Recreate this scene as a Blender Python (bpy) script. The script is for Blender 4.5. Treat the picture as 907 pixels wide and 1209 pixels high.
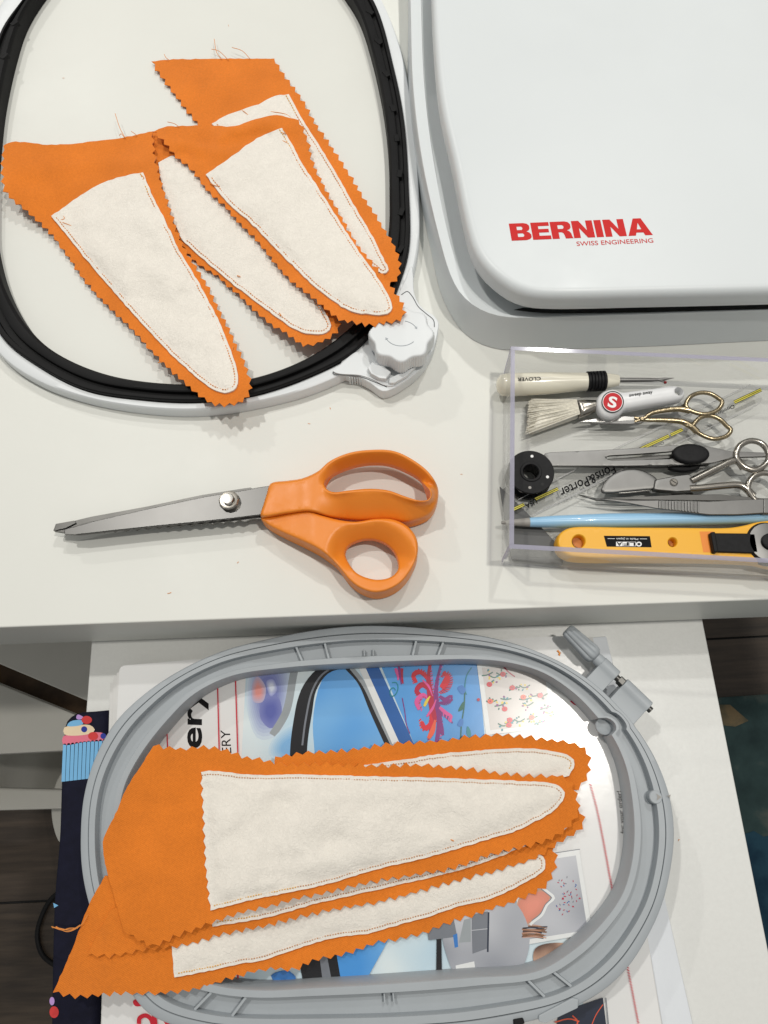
import bpy, bmesh, math, random
import numpy as np
from mathutils import Vector, Matrix, noise
from mathutils.geometry import delaunay_2d_cdt, tessellate_polygon

random.seed(7)
for o in list(bpy.data.objects):
    bpy.data.objects.remove(o)
SC = bpy.context.scene
COL = SC.collection
MM = 0.001

# ------------------------------------------------------------------ camera
# hand-held phone 37 cm over the table, tilted about 20 degrees off the vertical
F, PX, PY, H = 873.0, 453.5, 604.5, 0.366
W_, H_ = 907.0, 1209.0


def _norm(v):
    return v / np.linalg.norm(v)


_down = _norm(np.array([(468 - PX) / F, (914 - PY) / F, 1.0]))
EZ = -_down
_y = np.array([(333 - PX) / F, (-1850 - PY) / F, 1.0])
EY = _norm(_y - _y.dot(EZ) * EZ)
EX = np.cross(EY, EZ)
cam_data = bpy.data.cameras.new('camera')
cam = bpy.data.objects.new('camera', cam_data)
COL.objects.link(cam)
_rot = Matrix(((EX[0], -EX[1], -EX[2]), (EY[0], -EY[1], -EY[2]), (EZ[0], -EZ[1], -EZ[2])))
cam.matrix_world = Matrix.Translation((0, 0, H)) @ _rot.to_4x4()
cam_data.sensor_fit = 'VERTICAL'
cam_data.sensor_height = 34.6
cam_data.lens = F / H_ * 34.6
cam_data.clip_start = 0.01
cam_data.clip_end = 30
SC.camera = cam

# ------------------------------------------------------------------ light: a room with ceiling spots
world = bpy.data.worlds.new('World')
SC.world = world
world.use_nodes = True
bg = world.node_tree.nodes['Background']
bg.inputs[0].default_value = (1.0, 0.995, 0.96, 1)
bg.inputs[1].default_value = 0.30


def lamp(x, y, z, power, size, col=(1.0, 0.975, 0.92)):
    d = bpy.data.lights.new('ceiling_spot', 'AREA')
    d.shape = 'DISK'
    d.size = size
    d.energy = power
    d.color = col
    o = bpy.data.objects.new('ceiling_spot', d)
    COL.objects.link(o)
    o.location = (x, y, z)
    return o


lamp(0.50, 0.10, 1.75, 11.4, 0.07, (1.0, 0.96, 0.89))
lamp(-0.61, 0.79, 1.75, 11.6, 0.07)
lamp(0.55, 1.25, 1.75, 11.0, 0.07, (1.0, 0.985, 0.945))
lamp(-1.15, 2.2, 1.75, 14.0, 0.12)
SC.view_settings.view_transform = 'Standard'
SC.view_settings.look = 'None'
SC.view_settings.exposure = 0.0
SC.view_settings.gamma = 1.0
SC.cycles.max_bounces = 10
SC.cycles.transparent_max_bounces = 24
SC.cycles.caustics_reflective = False
SC.cycles.caustics_refractive = False
SC.cycles.sample_clamp_indirect = 4.0


# ------------------------------------------------------------------ helpers
def at(u, v, z):
    """point at height z that the photograph shows at (u, v)"""
    d = np.array([(u - PX) / F, (v - PY) / F, 1.0])
    w = np.array([d @ EX, d @ EY, d @ EZ])
    t = (z - H) / w[2]
    return (w[0] * t, w[1] * t, z)


def ats(pts, z):
    return [at(p[0], p[1], z) for p in pts]


def spline(pts, n, closed=True):
    """Catmull-Rom through pts, resampled evenly to n points"""
    P = np.array(pts, float)
    m = len(P)
    out = []
    segs = m if closed else m - 1
    for i in range(segs):
        if closed:
            p0, p1, p2, p3 = P[(i - 1) % m], P[i], P[(i + 1) % m], P[(i + 2) % m]
        else:
            p0, p1, p2, p3 = P[max(i - 1, 0)], P[i], P[i + 1], P[min(i + 2, m - 1)]
        d01 = max(np.linalg.norm(p1 - p0), 1e-9) ** .5
        d12 = max(np.linalg.norm(p2 - p1), 1e-9) ** .5
        d23 = max(np.linalg.norm(p3 - p2), 1e-9) ** .5
        if not closed and i == 0:
            m1 = p2 - p1
        else:
            m1 = ((p1 - p0) / d01 - (p2 - p0) / (d01 + d12) + (p2 - p1) / d12) * d12
        if not closed and i == segs - 1:
            m2 = p2 - p1
        else:
            m2 = ((p2 - p1) / d12 - (p3 - p1) / (d12 + d23) + (p3 - p2) / d23) * d12
        for t in np.linspace(0, 1, 12, endpoint=False):
            t2, t3 = t * t, t * t * t
            out.append((2 * t3 - 3 * t2 + 1) * p1 + (t3 - 2 * t2 + t) * m1 + (-2 * t3 + 3 * t2) * p2 + (t3 - t2) * m2)
    if not closed:
        out.append(P[-1])
    return resample(out, n, closed)


def resample(pts, n, closed=False):
    P = np.array(pts, float)
    if closed:
        P = np.vstack([P, P[:1]])
    seg = np.linalg.norm(np.diff(P, axis=0), axis=1)
    s = np.concatenate([[0], np.cumsum(seg)])
    t = np.linspace(0, s[-1], n, endpoint=not closed)
    return np.stack([np.interp(t, s, P[:, k]) for k in range(P.shape[1])], 1)


def plen(pts, closed=False):
    P = np.array(pts, float)
    if closed:
        P = np.vstack([P, P[:1]])
    return np.linalg.norm(np.diff(P, axis=0), axis=1).sum()


def area2(P):
    P = np.array(P, float)
    x, y = P[:, 0], P[:, 1]
    return 0.5 * np.sum(x * np.roll(y, -1) - np.roll(x, -1) * y)


def inside(P, Q):
    """which points of Q lie inside polygon P"""
    P = np.array(P, float)
    Q = np.array(Q, float)
    x, y = Q[:, 0], Q[:, 1]
    c = np.zeros(len(Q), bool)
    for a, b in zip(P, np.roll(P, -1, axis=0)):
        cond = ((a[1] > y) != (b[1] > y))
        if abs(b[1] - a[1]) > 1e-12:
            c ^= cond & (x < (b[0] - a[0]) * (y - a[1]) / (b[1] - a[1]) + a[0])
    return c


def bdist(P, Q, closed=True):
    """distance of each point of Q from the outline P"""
    P = np.array(P, float)
    Q = np.array(Q, float)
    best = np.full(len(Q), 1e9)
    prs = list(zip(P, np.roll(P, -1, axis=0))) if closed else list(zip(P[:-1], P[1:]))
    for a, b in prs:
        ab = b - a
        L = ab @ ab
        if L < 1e-14:
            continue
        t = np.clip(((Q - a) @ ab) / L, 0, 1)
        best = np.minimum(best, np.linalg.norm(Q - (a + t[:, None] * ab), axis=1))
    return best


def triang(outline, holes=(), step=8.0, jit=0.25, margin=0.45, rings=()):
    """triangles over an outline with holes; outline vertices come first"""
    loops = [np.array(outline, float)] + [np.array(h, float) for h in holes]
    V = np.vstack(loops)
    E = []
    k = 0
    for L in loops:
        n = len(L)
        E += [(k + i, k + (i + 1) % n) for i in range(n)]
        k += n
    lo, hi = loops[0].min(0), loops[0].max(0)
    rng = random.Random(3)
    G = []
    j = 0
    yy = lo[1]
    while yy < hi[1]:
        xx = lo[0] + (step / 2 if j % 2 else 0)
        while xx < hi[0]:
            G.append((xx + rng.uniform(-jit, jit) * step, yy + rng.uniform(-jit, jit) * step))
            xx += step
        yy += step * 0.87
        j += 1
    R = []
    for q, L in enumerate(loops):
        sg = (1 if area2(L) > 0 else -1) * (1 if q == 0 else -1)
        t = np.roll(L, -1, axis=0) - np.roll(L, 1, axis=0)
        t /= np.maximum(np.linalg.norm(t, axis=1), 1e-9)[:, None]
        nm = np.stack([-t[:, 1], t[:, 0]], 1) * sg
        for r in rings:
            C = L + nm * r
            ok = inside(loops[0], C)
            for h in loops[1:]:
                ok &= ~inside(h, C)
            for M_ in loops:
                ok &= bdist(M_, C) > r * 0.93
            R += [tuple(p) for p in C[ok]]
    if G and rings:
        far_ = max(rings) + step * 0.4
        G = [tuple(p) for p, k_ in zip(G, np.min([bdist(L, np.array(G)) for L in loops], axis=0) > far_) if k_]
    if R:
        V = np.vstack([V, np.array(R)])
    if G:
        G = np.array(G)
        ok = inside(loops[0], G)
        for h in loops[1:]:
            ok &= ~inside(h, G)
        for L in loops:
            ok &= bdist(L, G) > step * margin
        V = np.vstack([V, G[ok]])
    r = delaunay_2d_cdt([Vector(p) for p in V], E, [], 0, 1e-6)
    vv = np.array([tuple(p) for p in r[0]])
    T = np.array([f for f in r[2] if len(f) == 3])
    c = vv[T].mean(1)
    ok = inside(loops[0], c)
    for h in loops[1:]:
        ok &= ~inside(h, c)
    T = T[ok]
    fixed = []
    for t in T:
        a, b, d = vv[t[0]], vv[t[1]], vv[t[2]]
        ar = (b[0] - a[0]) * (d[1] - a[1]) - (b[1] - a[1]) * (d[0] - a[0])
        fixed.append(tuple(int(q) for q in (t if ar > 0 else t[::-1])))
    return vv, fixed


def shell(V2, T, top, bot):
    """closed shell from a flat triangulation with top and bottom point lists"""
    n = len(V2)
    cnt = {}
    for t in T:
        for a, b in ((t[0], t[1]), (t[1], t[2]), (t[2], t[0])):
            cnt[(a, b)] = 1
    verts = [tuple(p) for p in top] + [tuple(p) for p in bot]
    faces = [tuple(t) for t in T] + [(t[2] + n, t[1] + n, t[0] + n) for t in T]
    for (a, b) in cnt:
        if (b, a) not in cnt:
            faces.append((b, a, a + n, b + n))
    return verts, faces


def origin_of(o):
    p = Vector((0, 0, 0))
    while o is not None:
        p += o.location
        o = o.parent
    return p


def obj(name, verts, faces, mats, parent=None, smooth=True, midx=None, sharp=None):
    """one mesh object; verts are world points and are stored relative to the parent"""
    me = bpy.data.meshes.new(name)
    off = origin_of(parent)
    if parent is None:
        A = np.array(verts)
        off = Vector(((A[:, 0].min() + A[:, 0].max()) / 2, (A[:, 1].min() + A[:, 1].max()) / 2, A[:, 2].min()))
    me.from_pydata([(v[0] - off.x, v[1] - off.y, v[2] - off.z) for v in verts], [], [tuple(int(i) for i in f) for f in faces])
    if not isinstance(mats, (list, tuple)):
        mats = [mats]
    for m in mats:
        me.materials.append(M[m])
    if midx is not None:
        me.polygons.foreach_set('material_index', midx)
    bm = bmesh.new()
    bm.from_mesh(me)
    bmesh.ops.recalc_face_normals(bm, faces=bm.faces)
    bm.to_mesh(me)
    bm.free()
    if smooth:
        me.polygons.foreach_set('use_smooth', [True] * len(me.polygons))
        me.set_sharp_from_angle(angle=math.radians(sharp if sharp else 38))
    me.update()
    o = bpy.data.objects.new(name, me)
    COL.objects.link(o)
    if parent is None:
        o.location = off
    else:
        o.parent = parent
    return o


def tag(o, label=None, cat=None, group=None, kind=None):
    if label:
        o['label'] = label
    if cat:
        o['category'] = cat
    if group:
        o['group'] = group
    if kind:
        o['kind'] = kind
    return o


def thing(name, loc, label, cat, group=None):
    o = bpy.data.objects.new(name, None)
    o.empty_display_size = 0.01
    COL.objects.link(o)
    o.location = loc
    return tag(o, label, cat, group)


def bevel_obj(o, w, seg=2, ang=35):
    m = o.modifiers.new('soft_edge', 'BEVEL')
    m.width = w
    m.segments = seg
    m.limit_method = 'ANGLE'
    m.angle_limit = math.radians(ang)
    m.harden_normals = True
    return o


def prism(name, pts, z0, z1, mat, parent=None, bev=0.0, seg=2, world=False, smooth=True, step=None, sharp=None):
    """upright slab whose top outline is traced (or given in world x, y)"""
    P = [p[:2] for p in pts] if world else [at(p[0], p[1], z1)[:2] for p in pts]
    P = np.array(P)
    if area2(P) < 0:
        P = P[::-1]
    n = len(P)
    verts = [(p[0], p[1], z1) for p in P] + [(p[0], p[1], z0) for p in P]
    tri = tessellate_polygon([[Vector((p[0], p[1], 0)) for p in P]])
    if bev > 0:
        faces = [tuple(range(n)), tuple(range(2 * n - 1, n - 1, -1))]
    else:
        faces = [tuple(t) for t in tri] + [tuple(i + n for i in t[::-1]) for t in tri]
    faces += [(i, i + n, (i + 1) % n + n, (i + 1) % n) for i in range(n)]
    o = obj(name, verts, faces, mat, parent, smooth=smooth, sharp=sharp)
    if bev > 0:
        bevel_obj(o, bev, seg)
    return o


def flat(name, polys, parent, mats=None):
    """flat print: list of (outline px, z, material); one sheet of ink"""
    names = []
    V, Fc, mi = [], [], []
    for q, (pts, z, m) in enumerate(polys):
        z = z + q * 1.6e-6
        if m not in names:
            names.append(m)
        W = ats(pts, z)
        if area2([w[:2] for w in W]) < 0:
            W = W[::-1]
        k = len(V)
        V += W
        for t in tessellate_polygon([[Vector((w[0], w[1], 0)) for w in W]]):
            Fc.append(tuple(k + i for i in t))
            mi.append(names.index(m))
    me_o = obj(name, V, Fc, names, parent, smooth=False, midx=mi)
    return me_o


def puff(name, outline, holes, z0, z1, mat, parent, r_out=3.0, r_in=3.0, step=4.0, k_bot=0.5, zadd=None, drop=None, tilt=None):
    """rounded solid over a traced outline (px): edges fall off over r_out / r_in px"""
    rm = max(r_out, r_in if holes else 0)
    V2, T = triang(outline, holes, step, rings=[rm * q for q in (0.12, 0.35, 0.65, 1.0)] if rm < 6 else [rm * q for q in (0.08, 0.22, 0.42, 0.7)])
    d0 = bdist(outline, V2)
    d1 = np.full(len(V2), 1e9)
    for h in holes:
        d1 = np.minimum(d1, bdist(h, V2))

    def fall(d, r):
        x = np.clip(1 - d / r, 0, 1)
        return 1 - np.sqrt(np.maximum(1 - x * x, 0))
    hh = (z1 - z0) * 0.5
    dt = np.maximum(fall(d0, r_out), fall(d1, r_in)) * hh * (0.96 if drop is None else drop)
    top, bot = [], []
    for i, p in enumerate(V2):
        x, y, _ = at(p[0], p[1], z1)
        e = zadd(p[0], p[1]) if zadd else 0.0
        zb = z0 + dt[i] * k_bot + (e if tilt else 0)
        top.append((x, y, max(z1 - dt[i] + e, zb + 1e-5)))
        bot.append((x, y, zb))
    v, f = shell(V2, T, top, bot)
    return obj(name, v, f, mat, parent, smooth=True, sharp=75)


def tube(name, pts, r, mat, parent, n=8, closed=False, taper=None, flatz=1.0):
    """round tube through world points"""
    P = [Vector(p) for p in pts]
    m = len(P)
    V, Fc = [], []
    up = Vector((0, 0, 1))
    for i, p in enumerate(P):
        if closed:
            t = (P[(i + 1) % m] - P[i - 1])
        else:
            t = P[min(i + 1, m - 1)] - P[max(i - 1, 0)]
        t = t.normalized() if t.length > 1e-12 else Vector((1, 0, 0))
        s = t.cross(up)
        s = s.normalized() if s.length > 1e-6 else Vector((1, 0, 0))
        q = s.cross(t).normalized()
        rr = r * (taper(i / (m - 1)) if taper else 1)
        for k in range(n):
            a = 2 * math.pi * k / n
            V.append(tuple(p + s * (math.cos(a) * rr) + q * (math.sin(a) * rr * flatz)))
    for i in range(m if closed else m - 1):
        for k in range(n):
            a, b = i * n + k, i * n + (k + 1) % n
            c, d = ((i + 1) % m) * n + (k + 1) % n, ((i + 1) % m) * n + k
            Fc.append((a, b, c, d))
    if not closed:
        Fc.append(tuple(range(n - 1, -1, -1)))
        Fc.append(tuple((m - 1) * n + k for k in range(n)))
    return obj(name, V, Fc, mat, parent, smooth=True, sharp=60)


def lathe(name, p0, p1, prof, mat, parent, n=24, flute=None, sharp=40):
    """solid of revolution from p0 to p1; prof = [(t, radius)]; flute = (count, depth)"""
    a, b = Vector(p0), Vector(p1)
    ax = b - a
    t = ax.normalized()
    up = Vector((0, 0, 1)) if abs(t.z) < 0.9 else Vector((0, 1, 0))
    s = t.cross(up).normalized()
    q = s.cross(t).normalized()
    V, Fc = [], []
    for (tt, r) in prof:
        c = a + ax * tt
        for k in range(n):
            g = 2 * math.pi * k / n
            rr = r
            if flute and r > flute[2]:
                rr = r * (1 - flute[1] * max(0.0, math.cos(flute[0] * g)) ** 2)
            V.append(tuple(c + s * (math.cos(g) * rr) + q * (math.sin(g) * rr)))
    m = len(prof)
    for i in range(m - 1):
        for k in range(n):
            Fc.append((i * n + k, i * n + (k + 1) % n, (i + 1) * n + (k + 1) % n, (i + 1) * n + k))
    Fc.append(tuple(range(n - 1, -1, -1)))
    Fc.append(tuple((m - 1) * n + k for k in range(n)))
    return obj(name, V, Fc, mat, parent, smooth=True, sharp=sharp)


def polar_loop(px, z, c, n, dense=400):
    """traced closed curve at height z as radii about world centre c"""
    S = spline(px, dense, True)
    W = np.array([at(p[0], p[1], z(p) if callable(z) else z)[:2] for p in S]) - np.array(c)
    a = np.arctan2(W[:, 1], W[:, 0])
    r = np.linalg.norm(W, axis=1)
    o = np.argsort(a)
    a, r = a[o], r[o]
    a = np.concatenate([a - 2 * np.pi, a, a + 2 * np.pi])
    r = np.concatenate([r, r, r])
    g = np.linspace(-np.pi, np.pi, n, endpoint=False)
    return g, np.interp(g, a, r)


def ring(name, c, g, ro, ri, prof, mat, parent, sharp=35, closed=True):
    """hoop: prof = [(s, z)], s from 0 (outer curve) to 1 (inner curve)"""
    V, Fc = [], []
    m = len(prof)
    for i, a in enumerate(g):
        for s, z in prof:
            r = ro[i] + (ri[i] - ro[i]) * s
            V.append((c[0] + math.cos(a) * r, c[1] + math.sin(a) * r, z))
    n = len(g)
    for i in range(n):
        j = (i + 1) % n
        for k in range(m):
            l = (k + 1) % m
            Fc.append((i * m + k, j * m + k, j * m + l, i * m + l))
    return obj(name, V, Fc, mat, parent, smooth=True, sharp=sharp)


def box_between(name, a, b, w, z0, z1, mat, parent, bev=0.0):
    """bar from world point a to b, width w"""
    a, b = Vector(a[:2]), Vector(b[:2])
    t = (b - a).normalized()
    s = Vector((-t.y, t.x)) * (w / 2)
    return prism(name, [a + s, b + s, b - s, a - s], z0, z1, mat, parent, bev=bev, world=True)


def lettering(name, txt, p0, p1, pu, z, mat, parent, bold=0.0, thick=0.00006, shear=0.0, space=1.0, onto=None):
    """words whose box runs from p0 (lower left) to p1 (lower right), pu is upper left (px)"""
    cu = bpy.data.curves.new(name, 'FONT')
    cu.body = txt
    cu.offset = bold
    cu.shear = shear
    cu.space_character = space
    cu.resolution_u = 4
    tmp = bpy.data.objects.new('tmp_text', cu)
    COL.objects.link(tmp)
    dg = bpy.context.evaluated_depsgraph_get()
    ev = tmp.evaluated_get(dg)
    me = ev.to_mesh()
    V = np.array([tuple(v.co) for v in me.vertices])
    Fc = [tuple(p.vertices) for p in me.polygons]
    ev.to_mesh_clear()
    bpy.data.objects.remove(tmp)
    bpy.data.curves.remove(cu)
    lo, hi = V.min(0), V.max(0)
    A, B, U = (np.array(at(q[0], q[1], z)) for q in (p0, p1, pu))
    S = (V[:, 0] - lo[0]) / (hi[0] - lo[0])
    T = (V[:, 1] - lo[1]) / (hi[1] - lo[1])
    W = A + S[:, None] * (B - A) + T[:, None] * (U - A)
    if onto:
        W = [(w[0], w[1], onto(w[0], w[1])) for w in W]
    return obj(name, [tuple(w) for w in W], Fc, mat, parent, smooth=False)


def circle_px(c, r, n=24, ry=None, rot=0.0):
    ry = r if ry is None else ry
    out = []
    for k in range(n):
        a = 2 * math.pi * k / n
        x, y = r * math.cos(a), ry * math.sin(a)
        out.append((c[0] + x * math.cos(rot) - y * math.sin(rot), c[1] + x * math.sin(rot) + y * math.cos(rot)))
    return out


# ------------------------------------------------------------------ materials
M = {}


def lin(c):
    return tuple((x / 255 / 12.92) if x / 255 <= 0.04045 else ((x / 255 + 0.055) / 1.055) ** 2.4 for x in c)


def mat(name, col, rough=0.5, metal=0.0, bump=None, var=None, spec=0.5, sheen=0.0, coat=0.0, aniso=0.0, rvar=None):
    """bump = (scale, strength, distance); var = (scale, amount)"""
    m = bpy.data.materials.new(name)
    m.use_nodes = True
    nt = m.node_tree
    b = nt.nodes['Principled BSDF']
    b.inputs['Base Color'].default_value = (*col, 1)
    b.inputs['Roughness'].default_value = rough
    b.inputs['Metallic'].default_value = metal
    b.inputs['Specular IOR Level'].default_value = spec
    b.inputs['Sheen Weight'].default_value = sheen
    b.inputs['Coat Weight'].default_value = coat
    b.inputs['Anisotropic'].default_value = aniso
    tc = nt.nodes.new('ShaderNodeTexCoord')
    if var:
        n = nt.nodes.new('ShaderNodeTexNoise')
        n.inputs['Scale'].default_value = var[0]
        n.inputs['Detail'].default_value = 5
        n.inputs['Roughness'].default_value = 0.6
        nt.links.new(tc.outputs['Object'], n.inputs['Vector'])
        r = nt.nodes.new('ShaderNodeMapRange')
        r.inputs['From Min'].default_value = 0.3
        r.inputs['From Max'].default_value = 0.7
        r.inputs['To Min'].default_value = 1 - var[1]
        r.inputs['To Max'].default_value = 1 + var[1]
        nt.links.new(n.outputs['Fac'], r.inputs['Value'])
        mx = nt.nodes.new('ShaderNodeVectorMath')
        mx.operation = 'SCALE'
        mx.inputs[0].default_value = col
        nt.links.new(r.outputs['Result'], mx.inputs['Scale'])
        nt.links.new(mx.outputs['Vector'], b.inputs['Base Color'])
    if rvar:
        n = nt.nodes.new('ShaderNodeTexNoise')
        n.inputs['Scale'].default_value = rvar[0]
        n.inputs['Detail'].default_value = 7
        n.inputs['Roughness'].default_value = 0.7
        nt.links.new(tc.outputs['Object'], n.inputs['Vector'])
        r = nt.nodes.new('ShaderNodeMapRange')
        r.inputs['From Min'].default_value = 0.3
        r.inputs['From Max'].default_value = 0.7
        r.inputs['To Min'].default_value = rough - rvar[1]
        r.inputs['To Max'].default_value = rough + rvar[1]
        nt.links.new(n.outputs['Fac'], r.inputs['Value'])
        nt.links.new(r.outputs['Result'], b.inputs['Roughness'])
    if bump:
        n = nt.nodes.new('ShaderNodeTexNoise')
        n.inputs['Scale'].default_value = bump[0]
        n.inputs['Detail'].default_value = 4
        nt.links.new(tc.outputs['Object'], n.inputs['Vector'])
        bp = nt.nodes.new('ShaderNodeBump')
        bp.inputs['Strength'].default_value = bump[1]
        bp.inputs['Distance'].default_value = bump[2]
        nt.links.new(n.outputs['Fac'], bp.inputs['Height'])
        nt.links.new(bp.outputs['Normal'], b.inputs['Normal'])
    M[name] = m
    return m


def weave_mat(name, col, pitch, amount, bumpd, rough=0.9, blotch=0.06, sheen=0.15):
    """plain-woven cotton: two crossed thread waves, slubs and soft blotches"""
    m = mat(name, col, rough, spec=0.15, sheen=sheen)
    nt = m.node_tree
    b = nt.nodes['Principled BSDF']
    tc = nt.nodes.new('ShaderNodeTexCoord')
    mp = nt.nodes.new('ShaderNodeMapping')
    mp.inputs['Rotation'].default_value = (0, 0, 0.5)
    nt.links.new(tc.outputs['Object'], mp.inputs['Vector'])
    waves = []
    for d in 'XY':
        w = nt.nodes.new('ShaderNodeTexWave')
        w.bands_direction = d
        w.inputs['Scale'].default_value = 0.314 / pitch
        w.inputs['Distortion'].default_value = 1.5
        w.inputs['Detail'].default_value = 2
        w.inputs['Detail Scale'].default_value = 2
        nt.links.new(mp.outputs['Vector'], w.inputs['Vector'])
        waves.append(w)
    mul = nt.nodes.new('ShaderNodeMath')
    mul.operation = 'ADD'
    nt.links.new(waves[0].outputs['Fac'], mul.inputs[0])
    nt.links.new(waves[1].outputs['Fac'], mul.inputs[1])
    n1 = nt.nodes.new('ShaderNodeTexNoise')
    n1.inputs['Scale'].default_value = 35
    n1.inputs['Detail'].default_value = 4
    nt.links.new(tc.outputs['Object'], n1.inputs['Vector'])
    n2 = nt.nodes.new('ShaderNodeTexNoise')
    n2.inputs['Scale'].default_value = 900
    n2.inputs['Detail'].default_value = 3
    nt.links.new(tc.outputs['Object'], n2.inputs['Vector'])

    def rng(src, lo, hi, a, c):
        r = nt.nodes.new('ShaderNodeMapRange')
        r.inputs['From Min'].default_value = lo
        r.inputs['From Max'].default_value = hi
        r.inputs['To Min'].default_value = a
        r.inputs['To Max'].default_value = c
        nt.links.new(src, r.inputs['Value'])
        return r.outputs['Result']
    x = nt.nodes.new('ShaderNodeMath')
    x.operation = 'MULTIPLY'
    nt.links.new(rng(mul.outputs[0], 0, 2, 1 - amount, 1 + amount), x.inputs[0])
    nt.links.new(rng(n1.outputs['Fac'], 0.3, 0.7, 1 - blotch, 1 + blotch), x.inputs[1])
    y = nt.nodes.new('ShaderNodeMath')
    y.operation = 'MULTIPLY'
    nt.links.new(x.outputs[0], y.inputs[0])
    nt.links.new(rng(n2.outputs['Fac'], 0.3, 0.7, 1 - amount, 1 + amount), y.inputs[1])
    sc = nt.nodes.new('ShaderNodeVectorMath')
    sc.operation = 'SCALE'
    sc.inputs[0].default_value = col
    nt.links.new(y.outputs[0], sc.inputs['Scale'])
    nt.links.new(sc.outputs['Vector'], b.inputs['Base Color'])
    bp = nt.nodes.new('ShaderNodeBump')
    bp.inputs['Strength'].default_value = 0.5
    bp.inputs['Distance'].default_value = bumpd
    ad = nt.nodes.new('ShaderNodeMath')
    ad.operation = 'ADD'
    nt.links.new(mul.outputs[0], ad.inputs[0])
    nt.links.new(n2.outputs['Fac'], ad.inputs[1])
    nt.links.new(ad.outputs[0], bp.inputs['Height'])
    nt.links.new(bp.outputs['Normal'], b.inputs['Normal'])
    return m


def felt_mat(name, col):
    m = mat(name, col, 0.95, spec=0.1, sheen=0.35)
    nt = m.node_tree
    b = nt.nodes['Principled BSDF']
    tc = nt.nodes.new('ShaderNodeTexCoord')
    n = []
    for s, d in ((160, 6), (900, 4), (55, 3)):
        q = nt.nodes.new('ShaderNodeTexNoise')
        q.inputs['Scale'].default_value = s
        q.inputs['Detail'].default_value = d
        q.inputs['Roughness'].default_value = 0.65
        q.inputs['Distortion'].default_value = 0.8
        nt.links.new(tc.outputs['Object'], q.inputs['Vector'])
        n.append(q)
    a = nt.nodes.new('ShaderNodeMath')
    a.operation = 'ADD'
    nt.links.new(n[0].outputs['Fac'], a.inputs[0])
    nt.links.new(n[1].outputs['Fac'], a.inputs[1])
    r = nt.nodes.new('ShaderNodeMapRange')
    r.inputs['From Min'].default_value = 0.65
    r.inputs['From Max'].default_value = 1.35
    r.inputs['To Min'].default_value = 0.91
    r.inputs['To Max'].default_value = 1.05
    nt.links.new(a.outputs[0], r.inputs['Value'])
    sc = nt.nodes.new('ShaderNodeVectorMath')
    sc.operation = 'SCALE'
    sc.inputs[0].default_value = col
    nt.links.new(r.outputs['Result'], sc.inputs['Scale'])
    nt.links.new(sc.outputs['Vector'], b.inputs['Base Color'])
    a2 = nt.nodes.new('ShaderNodeMath')
    a2.operation = 'MULTIPLY_ADD'
    nt.links.new(n[2].outputs['Fac'], a2.inputs[0])
    a2.inputs[1].default_value = 2.0
    nt.links.new(a.outputs[0], a2.inputs[2])
    bp = nt.nodes.new('ShaderNodeBump')
    bp.inputs['Strength'].default_value = 0.55
    bp.inputs['Distance'].default_value = 0.0009
    nt.links.new(a2.outputs[0], bp.inputs['Height'])
    nt.links.new(bp.outputs['Normal'], b.inputs['Normal'])
    return m


def clear_mat(name, tint, extra=0.0, rough=0.03):
    """clear acrylic sheet: lets light through, mirrors at a slant"""
    m = bpy.data.materials.new(name)
    m.use_nodes = True
    nt = m.node_tree
    nt.nodes.remove(nt.nodes['Principled BSDF'])
    out = nt.nodes['Material Output']
    tr = nt.nodes.new('ShaderNodeBsdfTransparent')
    tr.inputs[0].default_value = (*tint, 1)
    gl = nt.nodes.new('ShaderNodeBsdfGlossy')
    gl.inputs['Roughness'].default_value = rough
    lw = nt.nodes.new('ShaderNodeLayerWeight')
    lw.inputs['Blend'].default_value = 0.5
    pw = nt.nodes.new('ShaderNodeMath')
    pw.operation = 'POWER'
    pw.inputs[1].default_value = 5.0
    nt.links.new(lw.outputs['Facing'], pw.inputs[0])
    fr = nt.nodes.new('ShaderNodeMath')
    fr.operation = 'MULTIPLY_ADD'
    fr.inputs[1].default_value = 0.85
    fr.inputs[2].default_value = 0.05
    nt.links.new(pw.outputs[0], fr.inputs[0])
    mx = nt.nodes.new('ShaderNodeMixShader')
    nt.links.new(fr.outputs[0], mx.inputs[0])
    nt.links.new(tr.outputs[0], mx.inputs[1])
    nt.links.new(gl.outputs[0], mx.inputs[2])
    last = mx
    if extra > 0:
        df = nt.nodes.new('ShaderNodeBsdfDiffuse')
        df.inputs[0].default_value = (*tint, 1)
        m2 = nt.nodes.new('ShaderNodeMixShader')
        m2.inputs[0].default_value = extra
        nt.links.new(mx.outputs[0], m2.inputs[1])
        nt.links.new(df.outputs[0], m2.inputs[2])
        last = m2
    nt.links.new(last.outputs[0], out.inputs[0])
    M[name] = m
    return m


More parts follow.
